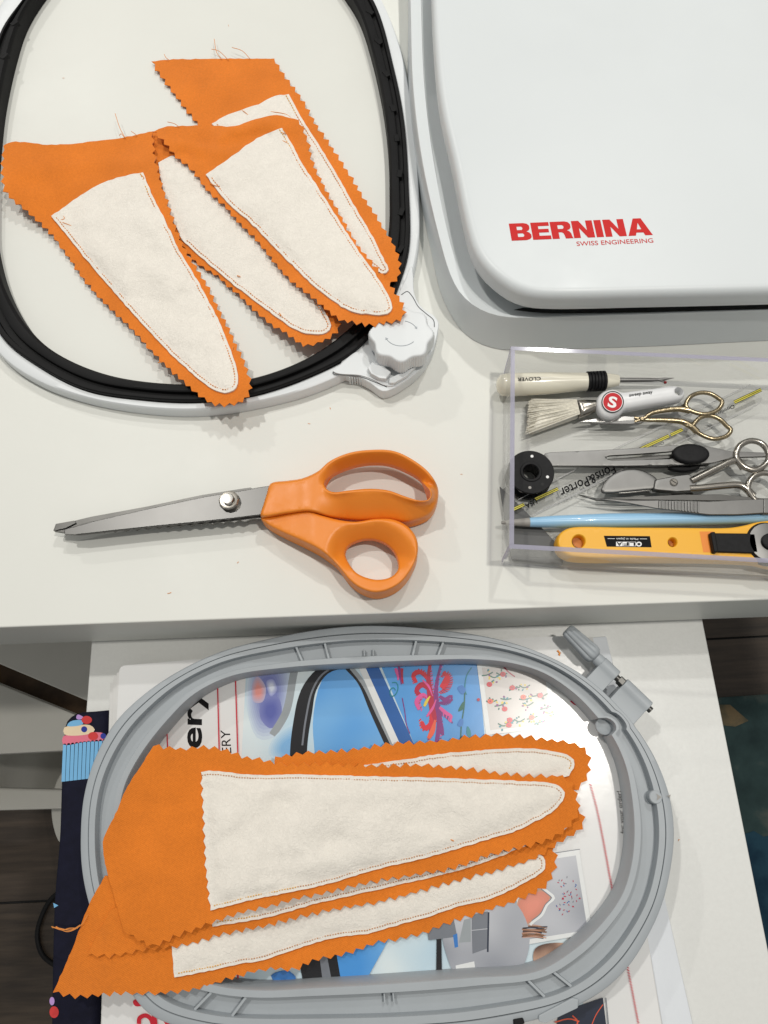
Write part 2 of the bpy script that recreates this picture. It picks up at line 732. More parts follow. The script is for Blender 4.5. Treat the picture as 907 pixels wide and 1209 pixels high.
def two_tone(name, c1, c2, scale, rough=0.5, lo=0.4, hi=0.6, stretch=(1, 1, 1), detail=4, bump=0.0, spec=0.5, c3=None):
    """two or three colours mixed by noise: wood, rugs, blurred print"""
    m = bpy.data.materials.new(name)
    m.use_nodes = True
    nt = m.node_tree
    b = nt.nodes['Principled BSDF']
    b.inputs['Roughness'].default_value = rough
    b.inputs['Specular IOR Level'].default_value = spec
    tc = nt.nodes.new('ShaderNodeTexCoord')
    mp = nt.nodes.new('ShaderNodeMapping')
    mp.inputs['Scale'].default_value = stretch
    nt.links.new(tc.outputs['Object'], mp.inputs['Vector'])
    n = nt.nodes.new('ShaderNodeTexNoise')
    n.inputs['Scale'].default_value = scale
    n.inputs['Detail'].default_value = detail
    nt.links.new(mp.outputs['Vector'], n.inputs['Vector'])
    cr = nt.nodes.new('ShaderNodeValToRGB')
    cr.color_ramp.elements[0].position = lo
    cr.color_ramp.elements[0].color = (*c1, 1)
    cr.color_ramp.elements[1].position = hi
    cr.color_ramp.elements[1].color = (*c2, 1)
    if c3:
        e = cr.color_ramp.elements.new(min(hi + 0.12, 1))
        e.color = (*c3, 1)
    nt.links.new(n.outputs['Fac'], cr.inputs['Fac'])
    nt.links.new(cr.outputs['Color'], b.inputs['Base Color'])
    if bump:
        bp = nt.nodes.new('ShaderNodeBump')
        bp.inputs['Strength'].default_value = 0.5
        bp.inputs['Distance'].default_value = bump
        nt.links.new(n.outputs['Fac'], bp.inputs['Height'])
        nt.links.new(bp.outputs['Normal'], b.inputs['Normal'])
    M[name] = m
    return m


mat('laminate', (0.70, 0.705, 0.665), 0.44, rvar=(9, 0.07), bump=(260, 0.12, 0.0003), var=(14, 0.014), spec=0.32)
mat('cabinet_white', (0.69, 0.695, 0.675), 0.36, rvar=(9, 0.1), bump=(300, 0.2, 0.0003), var=(500, 0.02), spec=0.4)
mat('machine_white', (0.655, 0.69, 0.705), 0.42, rvar=(8, 0.1), bump=(1800, 0.25, 0.00006), var=(9, 0.012))
mat('machine_grey', (0.62, 0.61, 0.585), 0.5, bump=(1800, 0.25, 0.00006), var=(9, 0.012))
mat('flat_black', (0.006, 0.006, 0.006), 0.7)
mat('logo_red', lin((196, 32, 30)), 0.55, spec=0.25)
mat('hoop_white', (0.71, 0.735, 0.75), 0.40, rvar=(40, 0.08), bump=(900, 0.2, 0.0001), var=(30, 0.015))
mat('hoop_black', (0.006, 0.006, 0.0065), 0.6, spec=0.18, bump=(700, 0.3, 0.00015), var=(60, 0.25))
mat('hoop_line', (0.05, 0.055, 0.06), 0.6)
mat('hoop_grey', (0.36, 0.39, 0.415), 0.48, bump=(900, 0.25, 0.00012), var=(45, 0.035))
mat('steel', (0.20, 0.198, 0.193), 0.46, 1.0, bump=(400, 0.08, 0.0001), var=(120, 0.05))
mat('steel_dark', (0.12, 0.118, 0.113), 0.42, 1.0, bump=(300, 0.1, 0.0001), var=(90, 0.10))
mat('steel_bright', (0.45, 0.44, 0.42), 0.25, 1.0)
mat('nickel', (0.40, 0.375, 0.335), 0.24, 1.0)
mat('gold', (0.36, 0.295, 0.19), 0.26, 1.0, bump=(900, 0.25, 0.0003))
mat('handle_orange', (0.78, 0.235, 0.020), 0.42, rvar=(50, 0.1), bump=(1300, 0.3, 0.0001), var=(40, 0.03))
mat('cutter_yellow', (0.83, 0.42, 0.022), 0.42, bump=(900, 0.1, 0.0001))
mat('black_plastic', (0.008, 0.008, 0.009), 0.55, spec=0.2, bump=(1200, 0.4, 0.0002), var=(400, 0.3))
mat('grey_card', (0.075, 0.077, 0.078), 0.5, var=(90, 0.08), bump=(900, 0.2, 0.0001))
mat('cream_plastic', (0.78, 0.745, 0.62), 0.22, coat=0.2)
mat('white_plastic', (0.76, 0.765, 0.775), 0.28, coat=0.15)
mat('stylus_blue', (0.29, 0.52, 0.74), 0.32, coat=0.2)
mat('stylus_grey', (0.30, 0.285, 0.265), 0.5)
mat('bristle', (0.74, 0.71, 0.62), 0.6, var=(700, 0.12))
mat('badge_red', lin((186, 14, 28)), 0.45, spec=0.3)
mat('ink', (0.009, 0.009, 0.010), 0.8, spec=0.15)
mat('ink_grey', (0.22, 0.22, 0.22), 0.6)
mat('ink_yellow', (0.62, 0.55, 0.06), 0.5)
mat('white_ink', (0.8, 0.8, 0.8), 0.5)
mat('red_bead', (0.25, 0.006, 0.01), 0.2)
clear_mat('acrylic', (0.994, 0.994, 0.995))
clear_mat('acrylic_edge', (0.50, 0.49, 0.60), 0.55, 0.10)
clear_mat('ruler_clear', (0.994, 0.994, 0.992), 0.005)
clear_mat('ruler_edge', (0.55, 0.55, 0.55), 0.55)
weave_mat('orange_cotton', (0.70, 0.190, 0.020), 0.00075, 0.065, 0.00015, blotch=0.09, sheen=0.2)
felt_mat('batting', (0.82, 0.778, 0.71))
mat('stitch_orange', (0.72, 0.30, 0.10), 0.8)
mat('stitch_brown', (0.58, 0.31, 0.17), 0.8)
mat('stitch_gold', (0.75, 0.42, 0.10), 0.8)
mat('thread_orange', (0.72, 0.27, 0.06), 0.8)
mat('paper', (0.74, 0.735, 0.72), 0.6, var=(30, 0.02))
mat('page_edge', (0.66, 0.655, 0.64), 0.8, var=(40, 0.05))
mat('cover', (0.76, 0.76, 0.755), 0.17, bump=(75, 0.12, 0.0006), coat=0.3)
mat('bluish_paper', (0.70, 0.73, 0.77), 0.6, var=(30, 0.02))

# ------------------------------------------------------------------ setting
Z_TABLE_UNDER = -0.0475
Z_CAB = -0.0485           # cabinet top just under the table
Z_MAG = Z_CAB + 0.010     # top of the magazine
Z_HOOP = Z_MAG + 0.016    # top of the grey hoop
Z_FLOOR = -0.76

table_pts = [at(0, 741, 0)[:2], at(907, 708, 0)[:2]]
_a, _b = np.array(table_pts[0]), np.array(table_pts[1])
_d = (_b - _a) / np.linalg.norm(_b - _a)
_n = np.array([-_d[1], _d[0]])
E0, E1 = _a - _d * 0.35, _b + _d * 0.35
tbl = prism('table', [E0, E1, E1 + _n * 0.75, E0 + _n * 0.75], Z_TABLE_UNDER, 0.0, 'laminate', None, bev=0.0009, world=True)
tag(tbl, 'white laminate table top carrying the white hoop, machine and shears', 'table', kind='structure')

cab_l0, cab_l1 = np.array(at(107.5, 762.4, Z_CAB)[:2]), np.array(at(101.7, 837.5, Z_CAB)[:2])
cab_r0, cab_r1 = np.array(at(830, 733, Z_CAB)[:2]), np.array(at(906.4, 1117, Z_CAB)[:2])


def ext(p, q, s, e):
    t = (q - p) / np.linalg.norm(q - p)
    return p - t * s, q + t * e


cl0, cl1 = ext(cab_l0, cab_l1, 0.28, 0.26)
cr0, cr1 = ext(cab_r0, cab_r1, 0.28, 0.10)
cab = thing('cabinet', ((cl0[0] + cr0[0]) / 2, 0, Z_FLOOR), 'white drawer cabinet standing below the front edge of the table, under magazines and grey hoop', 'cabinet')
prism('top_board', [cl0, cl1, cr1, cr0], Z_CAB - 0.018, Z_CAB, 'cabinet_white', cab, bev=0.0008, world=True)
ins = 0.004
prism('carcass', [cl0 + (ins, 0), cl1 + (ins, ins), cr1 + (-ins, ins), cr0 + (-ins, 0)], Z_FLOOR, Z_CAB - 0.0185, 'cabinet_white', cab, world=True)

# floor of dark planks
two_tone('dark_wood', (0.024, 0.016, 0.0105), (0.060, 0.042, 0.028), 9, 0.45, 0.35, 0.7, (1.2, 14, 1), 6, 0.0006)
two_tone('dark_wood_b', (0.030, 0.020, 0.013), (0.072, 0.050, 0.034), 8, 0.45, 0.35, 0.7, (1.0, 12, 1), 6, 0.0006)
fl = prism('floor', [(-2.5, -2.0), (2.5, -2.0), (2.5, 2.6), (-2.5, 2.6)], Z_FLOOR - 0.05, Z_FLOOR - 0.004, 'flat_black', None, world=True, smooth=False)
tag(fl, 'dark brown wooden plank floor below the table', 'floor', kind='structure')
yy = -0.92
row = 0
while yy < 1.5:
    xo = (-1.9, -1.3, -1.62)[row % 3]
    for k in range(3):
        x0 = xo + k * 1.25
        bevel_obj(prism('plank', [(x0, yy), (x0 + 1.247, yy), (x0 + 1.247, yy + 0.153), (x0, yy + 0.153)], Z_FLOOR - 0.0039, Z_FLOOR, ('dark_wood', 'dark_wood_b')[(row + k) % 2], fl, world=True), 0.0012, 1)
    yy += 0.156
    row += 1

two_tone('rug_pile', (0.030, 0.050, 0.052), (0.050, 0.085, 0.085), 16, 0.95, 0.38, 0.56, (1, 1, 1), 5, 0.003, 0.1, (0.12, 0.14, 0.125))
two_tone('rug_tan', (0.22, 0.165, 0.095), (0.12, 0.11, 0.075), 40, 0.95, 0.4, 0.6, (1, 1, 1), 5, 0.003, 0.1)
two_tone('rug_blue', (0.018, 0.048, 0.080), (0.030, 0.080, 0.12), 30, 0.95, 0.4, 0.6, (1, 1, 1), 5, 0.003, 0.1)
zr = Z_FLOOR + 0.008
rug_c = at(860, 826, zr)
rug = thing('rug', (rug_c[0] + 0.3, rug_c[1] - 0.4, Z_FLOOR), 'dark teal patterned rug on the floor right of the cabinet', 'rug')
prism('pile', [(rug_c[0] - 0.25, rug_c[1]), (rug_c[0] + 0.95, rug_c[1] + 0.02), (rug_c[0] + 0.95, rug_c[1] - 1.0), (rug_c[0] - 0.25, rug_c[1] - 1.0)], Z_FLOOR + 0.0002, zr, 'rug_pile', rug, bev=0.003, world=True)
flat('tan_motif', [([(848, 832), (862, 832), (884, 851), (868, 858), (850, 856)], zr + 0.0008, 'rug_tan')], rug)
flat('blue_motif', [([(878, 985), (890, 981), (902, 988), (925, 982), (940, 1130), (905, 1128), (880, 1040)], zr + 0.0008, 'rug_blue')], rug)

# white frame and boards under the table, left
fr = thing('trestle', (at(0, 830, -0.4)[0] - 0.1, at(0, 830, -0.4)[1], Z_FLOOR), 'white trestle boards and foot in shade under the table, far left', 'trestle')
mat('trestle_white', (0.66, 0.65, 0.60), 0.5, var=(12, 0.04))
prism('board', [(-160, 640), (112, 640), (112, 833), (102, 827), (0, 784), (-160, 718)], -0.318, -0.30, 'trestle_white', fr, bev=0.001)
prism('board', [(-160, 742), (0, 808), (92, 845), (116, 855), (116, 884), (0, 890), (-160, 897)], -0.368, -0.35, 'trestle_white', fr, bev=0.001)
two_tone('brown_wood', (0.05, 0.028, 0.014), (0.13, 0.075, 0.038), 30, 0.6, 0.4, 0.65, (1, 1, 1), 6, 0.001)
prism('gap_bar', [(-160, 716), (0, 782), (102, 825), (118, 832), (118, 853), (92, 843), (0, 806), (-160, 740)], -0.40, -0.372, 'brown_wood', fr, bev=0.001)  # added bar that gives the gap between the boards its brown
prism('rail', [(-160, 928), (0, 930), (76, 932), (76, 955), (0, 957), (-160, 959)], -0.53, -0.50, 'trestle_white', fr, bev=0.003)
prism('foot', spline([(84, 900), (70, 915), (63, 932), (60, 955), (62, 975), (69, 994), (84, 1006)], 24, False), Z_FLOOR, -0.60, 'trestle_white', fr, bev=0.004)
_q = at(-120, 840, -0.35)
prism('leg', [(_q[0] - 0.04, _q[1] - 0.09), (_q[0] + 0.02, _q[1] - 0.09), (_q[0] + 0.02, _q[1] + 0.09), (_q[0] - 0.04, _q[1] + 0.09)], Z_FLOOR, -0.301, 'trestle_white', fr, world=True)

cbl = tube('power_cable', ats(spline([(75, 1050), (60, 1062), (48, 1085), (44, 1105), (50, 1127), (66, 1140), (85, 1147)], 40, False), Z_FLOOR + 0.004), 0.0032, 'black_plastic', None, 8)
tag(cbl, 'thin black cable curling on the dark floor left of the cabinet', 'cable')

# ------------------------------------------------------------------ embroidery machine (upper right)
NP = 90
L0 = spline([(478, -120), (482, 0), (482, 123), (490, 197), (509, 296), (524, 355), (549, 394), (583, 411), (640, 412), (760, 409), (907, 402), (1060, 396)], NP, False)
L1 = spline([(480, -120), (484, 0), (487, 100), (498, 190), (518, 280), (531, 324), (542, 345), (559, 361), (580.5, 371), (606, 375), (700, 373), (907, 366), (1060, 361)], NP, False)
L2 = spline([(494, -120), (498, 0), (502, 100), (513, 190), (531, 280), (542, 315), (555, 342), (572, 358.5), (588, 367.5), (610, 372.8), (700, 371.3), (907, 364.3), (1060, 359.3)], NP, False)
L3 = spline([(508, -120), (512, 0), (517, 100), (530, 190), (546, 270), (560, 308), (580, 336), (610, 350), (660, 352), (760, 350), (907, 346), (1060, 341)], NP, False)
T0 = spline([(519, -120), (519, 0), (524, 99), (534, 172), (554, 256), (561, 280), (572, 308), (586, 328), (603, 340), (621, 346), (645, 348), (760, 346), (907, 343), (1060, 338)], NP, False)
B0 = spline([(507, -120), (509, 0), (512, 74), (519, 143), (534, 212), (549, 286), (557, 312), (568, 330), (586, 347), (603, 358), (621, 364), (645, 366.3), (760, 364.5), (907, 361), (1060, 356)], NP, False)
Z_RIM, Z_LID = 0.025, 0.046
mc = at(800, 150, 0)
mach = thing('embroidery_machine', (mc[0], mc[1], 0), 'white embroidery machine unit with rounded lid and red brand lettering', 'machine')


def loft(name, rows, mat_, parent, sharp=40, cap=None):
    V = [tuple(p) for r in rows for p in r]
    n = len(rows[0])
    Fc = []
    for i in range(len(rows) - 1):
        for k in range(n - 1):
            Fc.append((i * n + k, i * n + k + 1, (i + 1) * n + k + 1, (i + 1) * n + k))
    if cap is not None:
        Fc.append(tuple(cap * n + k for k in range(n)) )
    return obj(name, V, Fc, mat_, parent, sharp=sharp)


def mixr(a, b, t):
    return [tuple((1 - t) * np.array(p) + t * np.array(q)) for p, q in zip(a, b)]


w0 = ats(L0, 0.0004)
w1 = ats(L1, Z_RIM)
w2 = ats(L2, Z_RIM)
w3 = ats(L3, 0.0185)
w1a = [(p[0], p[1], p[2] - 0.0009) for p in w1]
w1b = [tuple(np.array(p) * 0.93 + np.array(q) * 0.07) for p, q in zip(w1, w2)]
w4 = [(x, y, 0.0183) for x, y, _ in (at(p[0] + 34, max(p[1] - 24, -119), 0.0183) for p in L3)]
loft('base', [w0, w1a, w1b, mixr(w1, w2, 0.93), [(p[0], p[1], p[2] - 0.0012) for p in w2], w3, w4], 'machine_white', mach, 30)
# lid with a rounded edge
b0 = np.array(ats(B0, 0.0325))[:, :2]
tg_ = np.gradient(b0, axis=0)
tg_ /= np.linalg.norm(tg_, axis=1)[:, None]
nin = np.stack([-tg_[:, 1], tg_[:, 0]], 1)          # towards the middle of the lid
FR = 0.0048
rows = [(-0.0, 0.0345), (0.0010, 0.0326), (0.012, 0.0324)][::-1]
rows = [(0.012, 0.0324), (0.0014, 0.0326), (0.0004, 0.0331), (0.0, 0.0345), (0.0, 0.0370), (0.0, Z_LID - FR)]
rows += [(FR * (1 - math.cos(q)), Z_LID - FR + FR * math.sin(q)) for q in np.linspace(0.12, math.pi / 2, 11)]
rows += [(FR + 0.004, Z_LID)]
V = [(p[0] + n_[0] * i_, p[1] + n_[1] * i_, z_) for i_, z_ in rows for p, n_ in zip(b0, nin)]
nr = len(rows)
Fc = []
for i in range(nr - 1):
    for k in range(NP - 1):
        Fc.append((i * NP + k, i * NP + k + 1, (i + 1) * NP + k + 1, (i + 1) * NP + k))
far = at(1060, -120, Z_LID)
V.append(far)
ti = (nr - 1) * NP
for k in range(NP - 1):
    Fc.append((ti + k, ti + k + 1, len(V) - 1))
obj('lid', V, Fc, 'machine_white', mach, sharp=50)
gk = spline([(618, 363.0), (640, 363.5), (700, 363.6), (907, 359.2), (1060, 354)], 40, False)
gk2 = spline([(606, 366.0), (640, 369.6), (700, 369.8), (907, 364.9), (1060, 360)], 40, False)
flat('black_strip', [(list(map(tuple, gk)) + list(map(tuple, gk2))[::-1], Z_RIM + 0.0003, 'flat_black')], mach)  # flat black strip under the front edge of the lid

# heavy wide red lettering, letter by letter: outlines on a unit box, (width, outer, holes)
GLY = {
    'B': (1.0, [(0, 0), (.72, 0), (.9, .06), (.98, .17), (.98, .32), (.9, .44), (.78, .5), (.9, .57), (.95, .68), (.95, .84), (.86, .95), (.68, 1), (0, 1)],
          [[(.34, .2), (.58, .2), (.64, .25), (.64, .34), (.58, .4), (.34, .4)], [(.34, .6), (.56, .6), (.61, .66), (.61, .74), (.56, .8), (.34, .8)]]),
    'E': (.9, [(0, 0), (.88, 0), (.88, .22), (.34, .22), (.34, .4), (.82, .4), (.82, .61), (.34, .61), (.34, .78), (.87, .78), (.87, 1), (0, 1)], []),
    'R': (1.0, [(0, 0), (.34, 0), (.34, .37), (.48, .37), (.56, .32), (.6, .2), (.63, 0), (1.0, 0), (.96, .1), (.93, .3), (.86, .42), (.76, .47), (.9, .54), (.96, .65), (.96, .82), (.87, .95), (.7, 1), (0, 1)],
          [[(.34, .57), (.56, .57), (.62, .63), (.62, .73), (.56, .79), (.34, .79)]]),
    'N': (1.05, [(0, 0), (.32, 0), (.32, .58), (.66, 0), (1.0, 0), (1.0, 1), (.68, 1), (.68, .43), (.35, 1), (0, 1)], []),
    'I': (.4, [(0, 0), (.34, 0), (.34, 1), (0, 1)], []),
    'A': (1.12, [(0, 0), (.35, 0), (.41, .17), (.74, .17), (.8, 0), (1.16, 0), (.77, 1), (.39, 1)], [[(.47, .36), (.68, .36), (.575, .74)]]),
}
tot = sum(GLY[c][0] for c in 'BERNINA') + 6 * 0.03
A, B, U = (np.array(at(*q, Z_LID + 0.0001)) for q in ((604.3, 284.2), (770, 277.4), (600.8, 264)))
V, Fc, x = [], [], 0.0
for c in 'BERNINA':
    w, outl, hol = GLY[c]
    vv, T = triang(outl, hol, 10.0)
    k = len(V)
    for p in vv:
        V.append(tuple(A + (x + p[0]) / tot * (B - A) + p[1] * (U - A)))
    Fc += [tuple(k + i for i in t) for t in T]
    x += w + 0.03
obj('brand_lettering', V, Fc, 'logo_red', mach, smooth=False)
lettering('small_lettering', 'SWISS ENGINEERING', (681.3, 290.4), (771.8, 286.4), (680.4, 285.2), Z_LID + 0.0001, 'logo_red', mach, bold=0.004)

# ------------------------------------------------------------------ white hoop with black inner ring (upper left)
Z_W, Z_B = 0.0085, 0.0115
hc = at(235, 190, 0.01)[:2]
blk_in = [(231, 452), (132, 442), (66, 415), (33, 386), (10, 345), (0, 300), (-1, 240), (3, 175), (8, 132), (20, 76), (33, 36), (55, 0), (95, -45), (160, -75), (235, -82), (310, -75), (370, -45), (407, 0), (425, 30), (439, 73), (452, 132), (458.5, 185), (460, 240), (459, 285), (450, 330), (432, 368), (399, 397), (356, 424), (296, 445)]
blk_out = [(231, 473), (166, 470), (99, 459), (45, 432), (0, 396), (-22, 340), (-29, 260), (-25, 175), (-15, 90), (0, 36), (25, 0), (70, -55), (145, -95), (235, -103), (325, -95), (395, -60), (442, 0), (465, 76), (478, 142), (483, 215), (483.5, 291), (472, 333), (455, 372), (422, 412), (372, 440), (296, 466)]
wht_out = [(231, 484), (166, 481), (99, 469), (43, 449), (0, 419), (-32, 365), (-46, 270), (-42, 175), (-32, 90), (-16, 30), (8, -10), (60, -70), (140, -112), (235, -120), (335, -112), (410, -70), (452, 0), (470, 45), (479, 80), (489, 142), (494.5, 215), (495, 285), (486, 330), (470, 370), (432, 424), (375, 455), (296, 476)]
NR = 260
g, r_wo = polar_loop(wht_out, Z_W, hc, NR)
_, r_bo = polar_loop(blk_out, Z_B, hc, NR)
# inside edge: the foot of the wall shows on the left, the top edge at the front
_, r_bi = polar_loop(blk_in, lambda p: 0.0006 + (Z_B - 0.0006) * min(1.0, max(0.0, (p[1] - 290) / 110)), hc, NR)
hoop = thing('embroidery_hoop', (hc[0], hc[1], 0), 'large white embroidery hoop with black inner ring and white corner knob, on the table', 'embroidery hoop')
ring('outer_frame', hc, g, r_wo, r_bo - 0.0002, [(0, 0.0005), (0, Z_W - 0.0022), (0.10, Z_W - 0.0006), (0.25, Z_W), (0.93, Z_W), (1.0, Z_W - 0.0004), (1.0, 0.0005)], 'hoop_white', hoop)
ir = ring('inner_ring', hc, g, r_bo - 0.0004, r_bi, [(0, 0.0006), (0, Z_B - 0.0006), (0.05, Z_B), (0.20, Z_B), (0.23, Z_B - 0.0022), (0.46, Z_B - 0.0026), (0.49, Z_B - 0.0004), (0.55, Z_B), (0.86, Z_B - 0.0002), (0.98, Z_B - 0.0016), (1.0, Z_B - 0.003), (1.0, 0.0006)], 'hoop_black', hoop)
# small catches in the black groove
for (u, v, ang) in [(17, 27, 110), (437, 14, 62), (447, 49, 68), (456, 87, 73), (464, 128, 78), (468.5, 163, 82), (472, 205, 87), (474, 250, 92), (473, 294, 97), (5, 66, 112)]:
    c = np.array(at(u, v, Z_B)[:2])
    t = np.array([math.cos(math.radians(ang)), -math.sin(math.radians(ang))])
    t = np.array([-t[0] * -1, -t[1]]) if False else t
    # along the ring: tangent about the hoop centre
    rad = (c - hc) / np.linalg.norm(c - hc)
    tg = np.array([-rad[1], rad[0]])
    k = 0.0028
    w = 0.0016
    prism('catch', [c + tg * k + rad * w, c - tg * k + rad * w, c - tg * k - rad * w, c + tg * k - rad * w], Z_B - 0.003, Z_B + 0.0004, 'hoop_black', ir, bev=0.0004, world=True)
# corner housing
hs = spline([(408, 441), (420, 443), (437, 452), (452, 462), (466, 458), (476, 452), (490, 442), (503, 428), (512, 411), (517, 392), (518, 380), (512, 372), (500, 364), (493, 355), (489, 344), (488, 325), (486, 312), (478, 330), (462, 362), (438, 396), (418, 415), (402, 428)], 90, True)
prism('corner_housing', [tuple(p) for p in hs], 0.0004, Z_W + 0.0006, 'hoop_white', hoop, bev=0.0007, seg=3)
pl = spline([(393, 438), (399, 433), (422, 415), (434, 424), (446, 437), (458, 447), (466, 455), (455, 455), (440, 448), (425, 443), (400, 441)], 50, True)
prism('cover_plate', [tuple(p) for p in pl], Z_W + 0.0002, Z_W + 0.0014, 'hoop_white', hoop, bev=0.0003)
tube('plate_seam', ats(spline([(394, 438), (393, 441), (400, 442.5), (424, 444.5), (440, 450), (457, 457)], 30, False), Z_W + 0.0007), 0.00022, 'hoop_line', hoop, 6)
tube('plate_seam', ats(spline([(474, 348), (481, 344), (487, 350), (494, 362), (503, 370), (512, 378), (513, 386)], 30, False), Z_W + 0.0007), 0.00022, 'hoop_line', hoop, 6)
lv = [(434, 434), (440, 426), (452, 431), (462, 439), (456, 447), (447, 446), (438, 441)]
bevel_obj(prism('lever', lv, Z_W + 0.001, Z_W + 0.0050, 'hoop_white', hoop), 0.0006, 2)
bevel_obj(prism('lever', [(460, 446), (486, 434), (492, 432), (480, 444), (466, 452), (459, 452)], Z_W + 0.0008, Z_W + 0.0035, 'hoop_white', hoop), 0.0006, 2)
# ribs on the front of the housing
fa, fb = spline([(410, 445.5), (425, 447), (440, 454), (453, 463)], 17, False), None
for p in fa[1:]:
    w = at(p[0], p[1], Z_W - 0.001)
    lathe('grip_rib', (w[0], w[1] - 0.0002, 0.001), (w[0], w[1] - 0.0002, Z_W - 0.0005), [(0, 0.0004), (1, 0.0004)], 'hoop_white', hoop, 6)
# knob
kc = at(474, 393.5, 0.024)
K = []
NK = 160
prof = [(1.0, 0.0130), (1.0, 0.0222), (0.985, 0.0233), (0.95, 0.0239), (0.90, 0.0240), (0.0, 0.0240)]
V, Fc = [], []
for s, z in prof[:-1]:
    for k in range(NK):
        a = 2 * math.pi * k / NK
        R = 0.0167 * (1 + 0.062 * math.cos(8 * a + 0.5))
        if 0.016 < z < 0.0236 and s > 0.98 or z <= 0.016:
            R += 0.00018 * math.cos(80 * a)
        R *= s
        V.append((kc[0] + R * math.cos(a), kc[1] + R * math.sin(a), z))
for i in range(len(prof) - 2):
    for k in range(NK):
        Fc.append((i * NK + k, i * NK + (k + 1) % NK, (i + 1) * NK + (k + 1) % NK, (i + 1) * NK + k))
Fc.append(tuple((len(prof) - 2) * NK + k for k in range(NK)))
Fc.append(tuple(range(NK - 1, -1, -1)))
knob = obj('knob', V, Fc, 'hoop_white', hoop, sharp=50)
lathe('knob_stem', (kc[0], kc[1], Z_W - 0.001), (kc[0], kc[1], 0.014), [(0, 0.010), (1, 0.010)], 'hoop_white', hoop, 32)
for a0, a1 in ((205, 315), (25, 75)):
    pts = [(kc[0] + 0.0088 * math.cos(math.radians(a)), kc[1] + 0.0078 * math.sin(math.radians(a)), 0.02402) for a in np.linspace(a0, a1, 24)]
    tube('arrow', pts, 0.00022, 'hoop_grey', knob, 6)
    p, q = (np.array(pts[0]), np.array(pts[1])) if a0 < 100 else (np.array(pts[0]), np.array(pts[1]))
    t = (p - q) / np.linalg.norm(p - q)
    s = np.array([-t[1], t[0], 0])
    obj('arrow_head', [tuple(p + t * 0.0013), tuple(p + s * 0.0008), tuple(p - s * 0.0008), tuple(p + t * 0.0013 + (0, 0, .0002)), tuple(p + s * 0.0008 + (0, 0, .0002)), tuple(p - s * 0.0008 + (0, 0, .0002))], [(0, 1, 2), (3, 4, 5), (0, 1, 4, 3), (1, 2, 5, 4), (2, 0, 3, 5)], 'hoop_grey', knob, smooth=False)

# ------------------------------------------------------------------ grey oval hoop on the magazine
gc = at(440, 975, Z_HOOP)[:2]
g_out = [(440, 738), (520, 743), (600, 757), (660, 780), (705, 809), (745, 850), (773, 892), (791, 938), (797, 980), (794, 1020), (783, 1068), (765, 1108), (743, 1142), (715, 1169), (676, 1191), (630, 1206), (560, 1220), (480, 1226), (390, 1227), (300, 1225), (235, 1219), (178, 1200), (150, 1168), (122, 1118), (104, 1068), (96, 1030), (94, 990), (98, 940), (112, 893), (135, 853), (165, 823), (205, 795), (260, 769), (330, 751), (390, 741)]
g_in = [(440, 783), (488, 781), (559, 779), (602, 783), (642, 795), (679, 820), (704, 846), (724, 872), (738, 904), (745, 940), (748, 980), (745, 1018), (734, 1055), (712, 1087), (676, 1121), (632, 1146), (554, 1153), (460, 1160), (373, 1165), (310, 1168), (259, 1163), (215, 1148), (175, 1110), (152, 1060), (143, 1010), (142, 960), (149, 926), (168, 890), (200, 849), (230, 820), (273, 799), (339, 789)]
NR = 560
g, r_o = polar_loop(g_out, Z_HOOP, gc, NR)
_, r_i = polar_loop(g_in, Z_HOOP, gc, NR)
nv = np.array(at(709, 860, Z_HOOP)[:2]) - gc
r_i0 = r_i.copy()
for i_ in range(NR):      # half-round bite in the inside edge
    t_ = (g[i_] - math.atan2(nv[1], nv[0])) * np.linalg.norm(nv) / 0.0046
    if abs(t_) < 1:
        r_i[i_] += 0.0052 * math.sqrt(1 - t_ * t_)
gh = thing('oval_hoop', (gc[0], gc[1], Z_MAG), 'grey oval embroidery hoop with a screw clamp, lying on the magazine', 'embroidery hoop')
zb = Z_MAG + 0.0002
orr = ring('outer_ring', gc, g, r_o, r_i, [(0, zb), (0, Z_HOOP - 0.0015), (0.025, Z_HOOP - 0.0004), (0.06, Z_HOOP), (0.205, Z_HOOP), (0.215, Z_HOOP - 0.0004), (0.215, zb)], 'hoop_grey', gh)
irr = ring('inner_ring', gc, g, r_o, r_i, [(0.232, zb), (0.232, Z_HOOP - 0.0001), (0.24, Z_HOOP + 0.0004), (0.385, Z_HOOP + 0.0004), (0.40, Z_HOOP - 0.0006), (0.405, Z_HOOP - 0.0048), (0.80, Z_HOOP - 0.0048), (0.805, Z_HOOP - 0.0008), (0.82, Z_HOOP), (0.97, Z_HOOP), (1.0, Z_HOOP - 0.0012), (1.012, zb)], 'hoop_grey', gh)


def across(u, v, w, s0=0.395, s1=0.815, top=Z_HOOP - 0.0006, name='rib'):
    """a thin wall across the channel of the inner ring nearest to pixel (u, v)"""
    p = np.array(at(u, v, Z_HOOP)[:2]) - gc
    a = math.atan2(p[1], p[0])
    i = int(round((a + math.pi) / (2 * math.pi) * NR)) % NR
    d = np.array([math.cos(g[i]), math.sin(g[i])])
    ra, rb = r_o[i] + (r_i[i] - r_o[i]) * s0, r_o[i] + (r_i[i] - r_o[i]) * s1
    # walls stand square to the long side of the hoop
    return box_between(name, gc + d * ra, gc + d * rb, w, Z_HOOP - 0.0049, top, 'hoop_grey', irr, 0.0002)


for (u, v) in [(352, 768), (384, 764), (490, 762), (521, 764), (242, 1180), (283, 1186), (627, 1163), (662, 1153)]:
    across(u, v, 0.0012)
for (u, v) in [(431, 772), (440, 772)]:
    across(u, v, 0.0008, 0.62, 0.80, Z_HOOP - 0.0012, 'peg')
for (u, v) in [(453, 1172), (464, 1171)]:
    across(u, v, 0.0008, 0.62, 0.80, Z_HOOP - 0.0012, 'peg')
